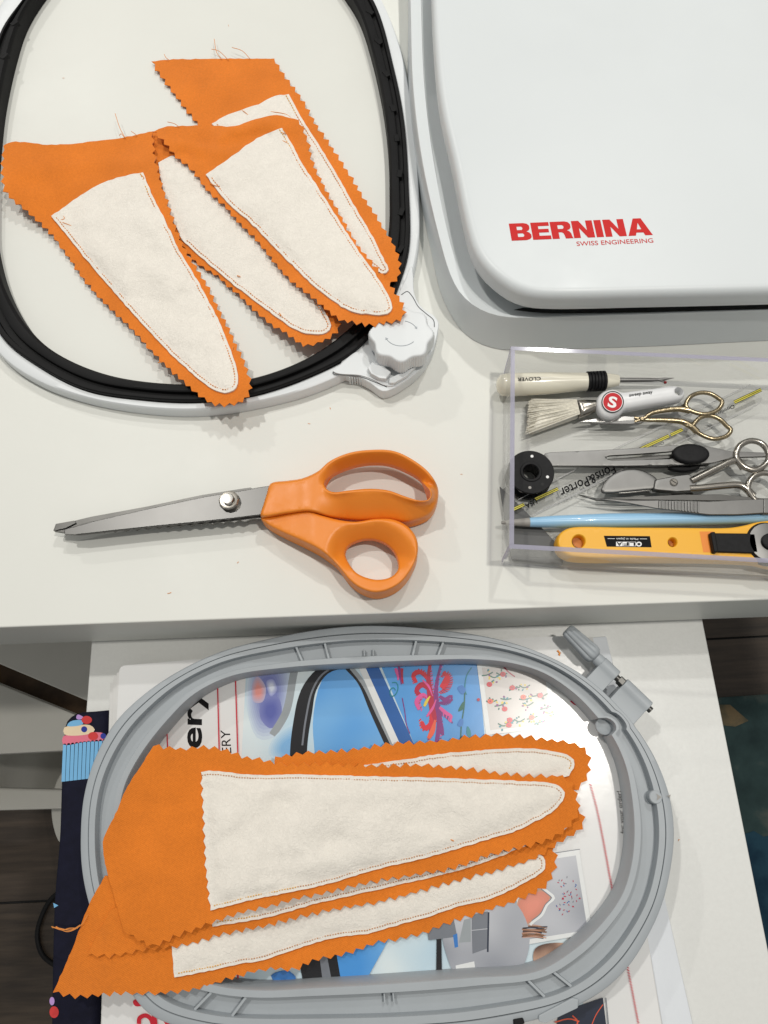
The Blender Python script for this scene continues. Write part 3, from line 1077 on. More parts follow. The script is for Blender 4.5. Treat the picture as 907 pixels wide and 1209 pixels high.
# half-round notch on the inner edge and centre nub with marks
c = at(714, 857, Z_HOOP - 0.006)
lathe('notch_floor', (c[0], c[1], Z_HOOP - 0.0085), (c[0], c[1], Z_HOOP - 0.006), [(0, 0.0044), (0.9, 0.0044), (1.0, 0.0041)], 'hoop_grey', irr, 28)
c = at(774, 941, Z_HOOP)
lathe('centre_nub', (c[0], c[1], zb + 0.001), (c[0], c[1], Z_HOOP + 0.0007), [(0, 0.0032), (0.97, 0.0032), (1, 0.0028)], 'hoop_grey', irr, 24)
flat('centre_mark', [([(775, 937), (781, 941), (775.5, 945), (776.5, 941)], Z_HOOP + 0.0009, 'stylus_grey'), ([(787, 940), (792, 938), (791, 943), (790, 940.5)], Z_HOOP + 0.0009, 'stylus_grey')], irr)
# raised catch on the lower right of the outer ring
bevel_obj(prism('catch', [(636, 1199), (676, 1178), (684, 1180), (683, 1190), (645, 1208), (636, 1206)], Z_HOOP - 0.004, Z_HOOP + 0.0012, 'hoop_grey', orr), 0.0006, 2)
bevel_obj(prism('catch', [(606, 1204), (618, 1202), (620, 1209), (607, 1213)], Z_HOOP - 0.004, Z_HOOP + 0.001, 'black_plastic', orr), 0.0005, 2)

# screw clamp: two lugs, a steel screw and a fluted thumb screw
zs = Z_HOOP - 0.0030
s0, s1 = np.array(at(669, 743, zs)), np.array(at(752, 823, zs))
ax = (s1 - s0) / np.linalg.norm(s1 - s0)
LL = np.linalg.norm(s1 - s0)
sd = np.array([ax[1], -ax[0], 0])
clamp = bpy.data.objects.new('screw_clamp', None)
clamp.empty_display_size = 0.01
COL.objects.link(clamp)
clamp.parent = gh
lathe('thumb_screw', s0, s0 + ax * 0.0205, [(0, 0.0026), (0.02, 0.0034), (0.08, 0.0039), (0.82, 0.0050), (0.93, 0.0046), (1.0, 0.0028)], 'hoop_grey', clamp, 48, (8, 0.16, 0.0033), sharp=60)
lathe('collar', s0 + ax * 0.0205, s0 + ax * 0.0245, [(0, 0.003), (0.3, 0.0033), (1, 0.0033)], 'hoop_grey', clamp, 24)


def lug(name, a, b, wide):
    p, q = s0 + ax * a, s0 + ax * b
    inn = -np.array([sd[0], sd[1]]) if (gc - p[:2]) @ sd[:2] < 0 else np.array([sd[0], sd[1]])
    o2 = -inn * 0.0050
    i2 = inn * wide
    V = []
    prof = [(-0.0036, zb + 0.003), (-0.0036, zs), (-0.0033, zs + 0.0016), (-0.0024, zs + 0.0029), (-0.0010, zs + 0.0036), (0.0010, zs + 0.0036), (0.0026, zs + 0.0028), (0.0040, zs + 0.0022), (wide, zs + 0.0026), (wide, zb + 0.003)]
    for e in (p, q):
        for s, z in prof:
            V.append((e[0] + inn[0] * s, e[1] + inn[1] * s, z))
    m = len(prof)
    Fc = [(k, (k + 1) % m, m + (k + 1) % m, m + k) for k in range(m)] + [tuple(range(m)), tuple(range(2 * m - 1, m - 1, -1))]
    o = obj(name, V, Fc, 'hoop_grey', clamp, sharp=45)
    bevel_obj(o, 0.0004, 2, 50)
    return o


lug('lug', 0.0240, 0.0340, 0.0125)
lug('lug', 0.0390, 0.0555, 0.0135)
lathe('screw', s0 + ax * 0.0235, s0 + ax * 0.0575, [(0, 0.0017), (1, 0.0017)], 'steel_dark', clamp, 16)
c = s0 + ax * 0.036
lathe('nut', c, c + ax * 0.0028, [(0, 0.0026), (1, 0.0026)], 'steel_dark', clamp, 6)

# ------------------------------------------------------------------ pouch, folder, magazine on the cabinet
mat('navy_cloth', (0.006, 0.0065, 0.018), 0.8, bump=(1200, 0.3, 0.0002), var=(200, 0.2), spec=0.2)
for nm, c in dict(print_blue=(112, 172, 214), print_navy=(28, 30, 48), print_beige=(222, 202, 170), print_pink=(214, 110, 132), print_red=(196, 52, 52), print_royal=(30, 48, 140),
                  print_lilac=(176, 140, 200), cover_sky=(84, 152, 214), cover_deep=(38, 92, 160), cover_mid=(60, 120, 190), cover_pale=(196, 220, 230), cover_black=(26, 26, 30),
                  cover_silver=(150, 156, 160), cover_white=(222, 224, 224), cover_red=(206, 34, 52), cover_crimson=(176, 22, 60), cover_purple=(128, 40, 120), cover_rose=(216, 84, 150),
                  cover_teal=(24, 128, 140), cover_green=(32, 100, 84), cover_line=(196, 40, 60), cover_cloth=(206, 200, 196), cover_grey=(160, 162, 166), cover_stone=(118, 122, 130),
                  cover_coral=(226, 124, 104), cover_brown=(120, 82, 54), cover_skin=(190, 144, 122), cover_yellow=(224, 196, 70), cover_dark=(44, 50, 66), cover_orange=(224, 92, 60)).items():
    mat(nm, lin(c), 0.24 if nm.startswith('cover') else 0.75, coat=0.25 if nm.startswith('cover') else 0, var=(60, 0.06))
two_tone('cover_blur', lin((92, 104, 168)), lin((206, 210, 222)), 55, 0.25, 0.42, 0.66, detail=1)
two_tone('cover_skyblur', lin((74, 146, 214)), lin((128, 182, 226)), 22, 0.25, 0.35, 0.7, detail=1)
two_tone('cover_paleblur', lin((184, 208, 222)), lin((218, 228, 230)), 30, 0.25, 0.35, 0.7, detail=1)
two_tone('cover_greyblur', lin((132, 136, 146)), lin((190, 192, 198)), 30, 0.25, 0.35, 0.7, detail=1)
two_tone('cover_hand', lin((70, 46, 38)), lin((206, 166, 142)), 60, 0.25, 0.4, 0.62, detail=1)

zp = Z_CAB + 0.006
po = spline([(59, 1240), (63, 1065), (69, 990), (71.5, 923), (74, 876), (75, 861), (77.5, 852), (84, 845), (93, 841), (110, 839.5)], 60, False)
pouch_o = [tuple(p) for p in po] + [(126, 838), (124, 900), (120, 990), (117, 1100), (114, 1240)]
pc = at(95, 1000, zp)
pouch = thing('fabric_pouch', (pc[0], pc[1], Z_CAB), 'navy fabric pouch printed with a blue cupcake, left of the magazine', 'pouch')
puff('body', pouch_o, [], Z_CAB + 0.0002, zp, 'navy_cloth', pouch, r_out=4, step=7, k_bot=0.1)
z1 = zp + 0.0001
pr = []
for k in range(12):       # pleated cupcake case
    x0, x1 = 74.5 + k * 4.7, 74.5 + (k + 1) * 4.7 - 0.7
    s = -0.55 * k
    pr.append(([(x0 - 1.8, 923 + s), (x0, 880 + s), (x0 + 0.8, 878 + s), (x1 - 0.8, 878 + s), (x1, 880 + s), (x1 - 1.6, 922.6 + s)], z1, 'print_blue'))
pr.append((list(map(tuple, spline([(74.5, 879), (75, 869), (90, 867), (110, 864.5), (120, 865), (126, 868), (126, 873), (100, 876)], 24))), z1, 'print_pink'))
pr.append((list(map(tuple, spline([(76, 867), (76, 859), (90, 856.5), (106, 856), (112, 861), (110, 865)], 20))), z1 + 0.00005, 'print_beige'))
pr.append((list(map(tuple, spline([(79, 857), (83, 852), (92, 850), (98, 851), (98, 855)], 14))), z1 + 0.0001, 'print_blue'))
pr.append((list(map(tuple, spline([(90, 847), (92, 843.5), (96, 845), (99, 847), (95, 849.5), (91, 849)], 12))), z1 + 0.00012, 'print_lilac'))
pr.append((circle_px((102.5, 850), 6.2, 18, 4.8), z1 + 0.00015, 'print_red'))
pr.append((circle_px((110, 869), 6.0, 18, 4.8), z1 + 0.00015, 'print_red'))
pr.append((circle_px((99.5, 861), 3.6, 14), z1 + 0.00015, 'print_royal'))
pr.append((circle_px((122, 869), 3.4, 14), z1 + 0.00015, 'print_royal'))
pr.append((circle_px((64, 1195), 5.5, 14, 7), z1 + 0.0001, 'print_red'))
pr.append((circle_px((61.5, 1182), 3.0, 12, 5), z1 + 0.0001, 'print_lilac'))
pr.append(([(63, 1066), (69, 1069), (64, 1072)], z1 + 0.0001, 'print_blue'))
for q_, nm_ in zip(pr, ['printed_pleat'] * 12 + ['printed_icing'] * 3 + ['printed_swirl', 'printed_cherry', 'printed_cherry', 'printed_berry', 'printed_berry', 'printed_cherry', 'printed_swirl', 'printed_fleck']):
    flat(nm_, [q_], pouch)

fd = prism('paper_folder', [(131, 808), (716, 751), (722, 775), (830, 1262), (119, 1262)], Z_CAB + 0.0001, Z_CAB + 0.0035, 'bluish_paper', None, bev=0.0005)
tag(fd, 'white paper folder at the bottom, its right edge showing beside the magazine', 'folder')
zg0, zg1 = Z_CAB + 0.0037, Z_MAG - 0.0002
mgc = at(440, 980, zg0)
mag = thing('magazine', (mgc[0], mgc[1], zg0), 'glossy white embroidery magazine with blue cover photo under the grey hoop', 'magazine')
for k in range(4):
    a, b = zg0 + (zg1 - zg0) * k / 4, zg0 + (zg1 - zg0) * (k + 1) / 4 - 0.00012
    j = (0, 1.6, 0.6, 2.2)[k]
    prism('page_block', [(130 + j + k * 2, 806 - k * 4), (700, 752), (736, 940), (791 - j, 1262), (118 + j, 1262)], a, b, 'page_edge', mag)
cvp = spline([(119, 1262), (124, 1100), (131, 950), (138, 850), (140.5, 800), (141, 791)], 12, False)
cov = [tuple(p) for p in cvp] + [(143, 787.5), (147, 785.6), (226, 779), (440, 764), (640, 752), (690, 750), (722, 880), (748, 1010), (782, 1215), (790, 1262)]
prism('cover', cov, zg1, Z_MAG - 0.00012, 'cover', mag)
zq = Z_MAG - 0.00008


def Z(k):
    return zq + 0.00003 * k


P = []
sp = lambda pts, n=40: list(map(tuple, spline(pts, n)))


def band(pts, w, n=24):
    """strip of width w (px, may taper) along pts"""
    S = spline(pts, n, False)
    L, R = [], []
    for i, p in enumerate(S):
        t = S[min(i + 1, n - 1)] - S[max(i - 1, 0)]
        t /= np.linalg.norm(t)
        ww = w(i / (n - 1)) if callable(w) else w
        L.append((p[0] - t[1] * ww / 2, p[1] + t[0] * ww / 2))
        R.append((p[0] + t[1] * ww / 2, p[1] - t[0] * ww / 2))
    return L + R[::-1]


# the blue photograph on the cover
P.append(([(292, 770), (580, 758), (600, 780), (640, 1000), (690, 1190), (285, 1200), (280, 1100), (285, 900)], Z(0), 'cover_paleblur'))
def soft(pts, z, c_out, c_in, n=7):
    """out-of-focus patch: nested outlines stepping from one colour to the other"""
    Q = np.array(spline(pts, 36))
    c = Q.mean(0)
    for k in range(n):
        t = (k + 0.5) / n
        nm = 'cover_soft_%d_%d_%d' % tuple(int(255 * ((1 - t) * a_ / 255 + t * b_ / 255)) for a_, b_ in zip(c_out, c_in))
        if nm not in M:
            mat(nm, lin([(1 - t) * a_ + t * b_ for a_, b_ in zip(c_out, c_in)]), 0.24, coat=0.25)
        P.append(([tuple(c + (p - c) * (1.25 - 0.75 * k / (n - 1))) for p in Q], z, nm))


soft([(305, 782), (328, 780), (338, 800), (336, 835), (326, 858), (308, 862), (298, 840), (297, 805)], Z(1), (202, 216, 226), (112, 118, 176), 9)
soft([(312, 828), (326, 826), (330, 842), (320, 856), (310, 846)], Z(1), (122, 128, 182), (88, 96, 166))
soft([(299, 812), (304, 802), (312, 812), (309, 826), (301, 826)], Z(2), (176, 170, 196), (224, 140, 128), 5)
soft([(316, 806), (322, 804), (326, 814), (320, 820)], Z(2), (140, 146, 196), (214, 220, 232), 5)
P.append((band([(352, 770), (346, 800), (338, 840), (322, 868)], 9), Z(1), 'cover_silver'))
P.append((sp([(372, 895), (370, 845), (382, 800), (404, 784), (428, 800), (448, 850), (462, 895), (440, 1000), (380, 1000)]), Z(1), 'cover_skyblur'))
soft([(352, 905), (336, 900), (322, 888), (328, 872), (348, 860)], Z(1), (196, 216, 228), (120, 172, 218))
P.append((band([(412, 784), (385, 790), (366, 812), (357, 850), (353, 880), (352, 915)], lambda t: 7 + 13 * min(1, t * 2)), Z(2), 'cover_black'))
P.append((band([(396, 786), (380, 797), (369, 815), (361, 850), (357, 880)], 2.2), Z(3), 'cover_stone'))
P.append((band([(408, 786), (425, 805), (440, 840), (460, 884), (470, 905)], 6), Z(2), 'cover_black'))
P.append((band([(413, 786), (430, 808), (446, 842), (466, 884)], 5), Z(3), 'cover_silver'))
P.append(([(420, 780), (428, 780), (474, 880), (480, 900), (470, 902), (464, 880)], Z(3), 'cover_white'))
P.append(([(428, 780), (444, 780), (492, 885), (500, 905), (480, 905), (474, 882)], Z(3), 'cover_deep'))
P.append(([(444, 772), (563, 765), (572, 865), (578, 905), (500, 910), (492, 885)], Z(2), 'cover_sky'))
# folk flower
def feather(pts, w, cols, n, z, lean=0.5):
    """satin stitches side by side along a curved petal"""
    S = spline(pts, n, False)
    for i in range(n):
        t = S[min(i + 1, n - 1)] - S[max(i - 1, 0)]
        t /= np.linalg.norm(t)
        q = np.array([-t[1], t[0]]) + t * lean
        ww = w * (0.35 + 0.65 * math.sin(math.pi * min(1, (i + 0.8) / n)))
        a_, b_ = S[i] - q * ww / 2, S[i] + q * ww / 2
        P.append(([tuple(a_ - t * 0.75), tuple(b_ - t * 0.75), tuple(b_ + t * 0.75), tuple(a_ + t * 0.75)], z, cols[i % len(cols)]))


feather([(489, 806), (489, 797), (496, 793), (504, 799), (510, 812)], 7, ['cover_red', 'cover_crimson'], 18, Z(4))
feather([(493, 823), (492, 815), (499, 809), (507, 815), (511, 826)], 6, ['cover_crimson', 'cover_red'], 15, Z(4))
feather([(498, 838), (494, 829), (500, 821), (508, 828)], 6, ['cover_rose', 'cover_red'], 13, Z(4))
feather([(496, 850), (500, 860), (508, 856), (509, 842)], 7, ['cover_red', 'cover_orange'], 14, Z(4))
feather([(506, 873), (510, 862), (514, 848), (513, 830), (510, 812), (509, 790)], 6, ['cover_crimson', 'cover_rose'], 32, Z(5))
feather([(516, 884), (521, 862), (518, 838), (515, 815), (520, 790), (524, 782)], 6, ['cover_purple', 'cover_rose'], 34, Z(5))
feather([(520, 818), (527, 814), (531, 803), (527, 795), (522, 799)], 8, ['cover_red', 'cover_crimson'], 18, Z(4))
feather([(519, 830), (527, 830), (534, 826)], 5, ['cover_purple'], 10, Z(4))
feather([(520, 842), (528, 846), (534, 853)], 5, ['cover_rose', 'cover_purple'], 10, Z(4))
for pts, w, c in [([(492, 806), (488, 797), (494, 793), (503, 798), (509, 812)], 5, 'cover_red'), ([(498, 822), (492, 816), (498, 808), (508, 814), (511, 826)], 6, 'cover_crimson'),
                  ([(495, 838), (492, 828), (500, 820), (508, 828)], 5, 'cover_rose'), ([(509, 868), (512, 845), (508, 820), (506, 800), (508, 784)], 8, 'cover_crimson'),
                  ([(515, 880), (519, 850), (515, 825), (516, 805), (521, 784)], 6, 'cover_purple'), ([(521, 812), (526, 806), (528, 798), (523, 794)], 8, 'cover_red'),
                  ([(519, 822), (526, 826), (533, 822), (531, 830)], 5, 'cover_purple'), ([(519, 835), (527, 842), (533, 846), (531, 852)], 4.5, 'cover_rose'),
                  ([(498, 852), (502, 860), (509, 854), (508, 842)], 6, 'cover_red'), ([(506, 872), (511, 862), (514, 850)], 6, 'cover_orange'), ([(501, 834), (505, 826), (508, 822)], 3.5, 'cover_yellow'),
                  ([(504, 846), (511, 836), (515, 826)], 3, 'cover_rose'), ([(523, 868), (521, 856), (519, 845)], 4.5, 'cover_purple'), ([(499, 803), (506, 810), (511, 822)], 2.4, 'cover_rose'),
                  ([(467, 789), (470, 797), (470, 803)], 4, 'cover_rose'), ([(475, 789), (474, 797), (476, 807)], 4, 'cover_crimson'), ([(471, 783), (472, 795), (474, 808)], 3, 'cover_purple')]:
    P.append((band(pts, (lambda ww: (lambda t: ww * (0.45 + 0.55 * math.sin(math.pi * min(t + .12, 1)))))(w), 16), Z(4), c))
P.append((band([(463, 806), (468, 806), (470, 812), (467, 820), (462, 822), (461, 814), (465, 812), (467, 815)], 1.2), Z(4), 'cover_teal'))
P.append((band([(475, 824), (478, 840), (480, 855), (484, 866)], 1.0), Z(4), 'cover_purple'))
P.append((band([(557, 788), (551, 798), (549, 815), (551, 820)], 1.2), Z(4), 'cover_teal'))
P.append((band([(549, 815), (548, 835), (545, 855), (544, 872)], 1.4), Z(4), 'cover_green'))
for q, c in (([(540, 812), (546, 809), (550, 815), (546, 820)], 'cover_mid'), ([(541, 840), (545, 831), (548, 828), (547, 837)], 'cover_green'), ([(540, 856), (545, 848), (547, 850), (545, 858)], 'cover_mid'), ([(551, 866), (552, 857), (556, 864), (555, 872)], 'cover_teal')):
    P.append((sp(q, 16), Z(4), c))
# first snapshot: white frame, flowered cloth
P.append(([(563, 783), (648, 781), (656, 858), (574, 868)], Z(3), 'cover_white'))
P.append(([(569, 788), (643, 787), (650, 855), (579, 862)], Z(4), 'cover_cloth'))
P.append((band([(594, 786), (600, 793), (608, 799)], 1.6), Z(5), 'cover_crimson'))
P.append((sp([(618, 783), (640, 785), (648, 800), (636, 798), (622, 790)], 16), Z(5), 'cover_brown'))
rr = random.Random(5)
for (cx, cy) in [(575, 797), (584, 800), (592, 797), (607, 813), (619, 812), (580, 829), (590, 833), (597, 826), (619, 826), (630, 822), (623, 833), (594, 857), (602, 852), (613, 852), (628, 848), (637, 853), (644, 836), (648, 842), (640, 822)]:
    P.append((band([(cx - 6, cy + rr.uniform(-3, 3)), (cx, cy), (cx + 7, cy - rr.uniform(1, 4))], 1.5, 8), Z(5), 'cover_green'))
    for k in range(5):
        a, d = rr.uniform(0, 6.28), rr.uniform(2.0, 6.0)
        P.append((circle_px((cx + d * math.cos(a), cy + d * math.sin(a)), rr.uniform(1.0, 1.9), 8, rr.uniform(0.8, 1.4), a), Z(6), rr.choice(['cover_teal', 'cover_yellow', 'cover_green', 'cover_purple'])))
for (cx, cy) in [(578, 808), (594, 796), (605, 812), (618, 823), (638, 821), (579, 828), (596, 837), (601, 856), (602, 850), (628, 847)]:
    P.append((circle_px((cx, cy), 3.4, 12, 3.0), Z(7), rr.choice(['cover_red', 'cover_orange'])))
    P.append((circle_px((cx, cy), 1.2, 8), Z(7), 'cover_crimson'))
P.append((circle_px((565, 826), 1.9, 10), Z(6), 'cover_crimson'))
# red shapes half under the hoop, to the right
P.append(([(667, 816), (672, 812), (678, 822), (672, 823)], Z(2), 'cover_crimson'))
P.append(([(673, 828), (681, 824), (685, 834), (678, 832)], Z(2), 'cover_crimson'))
# red chain-stitch lines
red = [(697, 925), (706, 960), (726, 1066), (743, 1151), (757, 1225)]
S = spline(red, 90, False)
for i in range(0, 89):
    p, q = S[i], S[i + 1]
    m_ = (p + q) / 2
    P.append(([(m_[0] - 2.2, m_[1] - 1.5), (m_[0] + 0.2, m_[1] - 0.8), (m_[0] + 2.2, m_[1] + 1.5), (m_[0] - 0.2, m_[1] + 0.8)], Z(2), 'cover_line'))
# second snapshot
P.append(([(608, 1015), (684, 1003), (700, 1102), (612, 1117)], Z(4), 'cover_white'))
P.append(([(607.5, 1014), (684.5, 1002.2), (685.2, 1003), (608, 1015)], Z(4), 'cover_stone'))
P.append(([(614, 1020), (680, 1010), (694, 1098), (618, 1110)], Z(5), 'cover_greyblur'))
P.append((sp([(612, 1062), (640, 1050), (651, 1058), (643, 1068), (636, 1082), (626, 1090), (616, 1092)], 30), Z(6), 'cover_skin'))
soft([(616, 1066), (638, 1056), (645, 1062), (634, 1078), (620, 1086)], Z(6), (206, 132, 112), (224, 142, 122), 5)
P.append((band([(640, 1048), (648, 1054), (654, 1060), (646, 1068), (640, 1080), (630, 1088), (626, 1092)], 3.2), Z(7), 'cover_white'))
P.append((band([(639, 1049.5), (646, 1055), (651, 1060), (644, 1068), (638, 1079), (628, 1087)], 1.0), Z(8), 'cover_stone'))
for k in range(26):
    y_ = 1093 + k * 0.55
    P.append((band([(617 + rr.uniform(-1, 1), y_), (630, y_ + rr.uniform(-1, 1)), (640 + rr.uniform(-3, 7), y_ + rr.uniform(0, 2))], 1.1, 6), Z(6), rr.choice(['cover_brown', 'cover_brown', 'cover_skin', 'cover_dark'])))
for k in range(48):
    a, d = rr.uniform(-1.9, 2.2), rr.uniform(2, 24)
    x, y = 664 + d * math.cos(a) * 0.9, 1058 + d * math.sin(a)
    b = rr.uniform(0, 3.14)
    P.append(([(x - 1.6 * math.cos(b), y - 1.6 * math.sin(b)), (x + .6 * math.sin(b), y - .6 * math.cos(b)), (x + 1.6 * math.cos(b), y + 1.6 * math.sin(b)), (x - .6 * math.sin(b), y + .6 * math.cos(b))], Z(7), rr.choice(['cover_crimson', 'cover_deep', 'cover_crimson', 'cover_stone'])))
P.append((sp([(632, 1120), (660, 1113), (684, 1120), (676, 1138), (650, 1148), (632, 1140)], 30), Z(4), 'cover_hand'))
P.append((band([(612, 1146), (628, 1144), (640, 1142)], 2), Z(4), 'cover_coral'))
# lower part of the cover photo: machine arm and needle area
P.append(([(352, 1128), (372, 1118), (408, 1110), (406, 1180), (362, 1180)], Z(2), 'cover_black'))
P.append(([(376, 1120), (384, 1117), (396, 1180), (384, 1180)], Z(3), 'cover_stone'))
P.append(([(396, 1118), (432, 1108), (470, 1088), (452, 1122), (428, 1165), (404, 1165)], Z(3), 'cover_skyblur'))
P.append(([(516, 1085), (521, 1085), (522, 1160), (515, 1160)], Z(3), 'cover_black'))
P.append((sp([(525, 1080), (600, 1060), (625, 1100), (612, 1150), (560, 1175), (536, 1150)]), Z(2), 'cover_greyblur'))
for q, c in (([(505, 1094), (536, 1086), (540, 1106), (506, 1110)], 'cover_stone'), ([(548, 1086), (556, 1084), (556, 1112), (542, 1113)], 'cover_silver'), ([(557, 1080), (576, 1076), (576, 1096), (557, 1098)], 'cover_stone'),
             ([(557, 1099), (576, 1097), (575, 1120), (558, 1126)], 'cover_stone'), ([(535, 1104), (540, 1102), (541, 1118), (537, 1119)], 'cover_mid'), ([(538, 1140), (560, 1135), (564, 1160), (540, 1160)], 'cover_white'),
             ([(576, 1077), (578, 1077), (577, 1124), (575, 1124)], 'cover_dark')):
    P.append((q, Z(4), c))
P.append((sp([(320, 1152), (340, 1146), (350, 1156), (335, 1166)], 16), Z(2), 'cover_mid'))
P.append(([(280, 1150), (282, 1150), (283, 1175), (281, 1175)], Z(3), 'cover_line'))
P.append(([(270, 1160), (275, 1157), (277, 1160), (272, 1163)], Z(3), 'cover_black'))
# thin red lines on the left and red writing at the bottom
for a, b in (((196, 852), (198, 900)), ((256.2, 806), (258.4, 895)), ((277.5, 804), (280.5, 900))):
    P.append(([(a[0], a[1]), (a[0] + 1.5, a[1]), (b[0] + 1.5, b[1]), (b[0], b[1])], Z(2), 'cover_line'))
P.append((sp([(157, 1182), (166, 1179), (172, 1185), (160, 1188)], 16), Z(2), 'cover_red'))
P.append((band([(164, 1209), (165, 1202), (172, 1199), (178, 1203), (181, 1212)], 5), Z(2), 'cover_red'))
P.append((band([(181, 1196), (183, 1205), (184, 1216)], 5), Z(2), 'cover_red'))
P.append((band([(195, 1204), (200, 1212)], 5), Z(2), 'cover_red'))
P.append(([(660, 1196), (712, 1178), (722, 1262), (650, 1262)], Z(2), 'cover_dark'))
P.append((band([(655, 1207), (672, 1203), (684, 1206)], 1.6), Z(3), 'cover_orange'))
P.append((band([(676, 1199), (682, 1206), (680, 1213)], 1.6), Z(3), 'cover_orange'))
P.append((band([(712, 1186), (704, 1198), (698, 1212)], 1.0), Z(3), 'cover_orange'))
P.append(([(715, 1178), (716, 1178), (724, 1262), (722.6, 1262)], Z(3), 'cover_stone'))
flat('cover_print', P, mag)
lettering('title_lettering', 'ery', (246.5, 884), (246.5, 813), (221, 883), Z(3), 'ink', mag, bold=0.022)
lettering('small_lettering', 'ERY', (273.4, 889), (271.4, 862), (262.5, 889), Z(3), 'ink', mag)
lettering('order_lettering', 'for your order!', (739.5, 984), (734.5, 934), (733.0, 984), Z(3), 'ink', mag, bold=0.004)


# ------------------------------------------------------------------ padded fabric pieces
def tps(ctrl):
    """smooth height field through (u, v, millimetres)"""
    C = np.array(ctrl, float)
    X = C[:, :2] / 100
    n = len(X)

    def phi(r):
        r = np.maximum(r, 1e-9)
        return r * r * np.log(r)
    K = phi(np.linalg.norm(X[:, None] - X[None], axis=2)) + np.eye(n) * 0.02
    Q = np.hstack([np.ones((n, 1)), X])
    A = np.block([[K, Q], [Q.T, np.zeros((3, 3))]])
    w = np.linalg.solve(A, np.concatenate([C[:, 2], [0, 0, 0]]))

    def f(U):
        U = np.atleast_2d(np.array(U, float))[:, :2] / 100
        k = phi(np.linalg.norm(U[:, None] - X[None], axis=2))
        return (k @ w[:n] + w[n] + U @ w[n + 1:]) * MM
    return f


def offset_line(S, d):
    S = np.array(S, float)
    t = np.gradient(S, axis=0)
    t /= np.maximum(np.linalg.norm(t, axis=1), 1e-9)[:, None]
    return S + np.stack([-t[:, 1], t[:, 0]], 1) * d


def edge(kind, pts, rng, pitch=10.5, amp=4.2, wob=0.5):
    L = plen(pts)
    if kind == 'p':
        n = max(4, int(round(L / (pitch / 2))) | 1)
        S = spline(pts, n, False)
        t = np.gradient(S, axis=0)
        t /= np.linalg.norm(t, axis=1)[:, None]
        nm = np.stack([-t[:, 1], t[:, 0]], 1)
        for i in range(1, n - 1):
            S[i] += nm[i] * ((1 if i % 2 else -1) * amp / 2 * rng.uniform(0.6, 1.25)) + t[i] * rng.uniform(-1.1, 1.1)
        # one extra point at mid tooth keeps the slopes straight
        return S
    n = max(3, int(L / 5))
    S = spline(pts, n, False)
    for i in range(1, n - 1):
        S[i] += (rng.uniform(-wob, wob), rng.uniform(-wob, wob))
    return S


def outline(segs, rng, **k):
    out, marks = [], []
    for kind, pts in segs:
        S = edge('p' if kind == 'p' else 's', pts, rng, **k)
        a = len(out)
        out += [tuple(p) for p in S[:-1]]
        marks.append((kind, a, len(out)))
    return out, marks


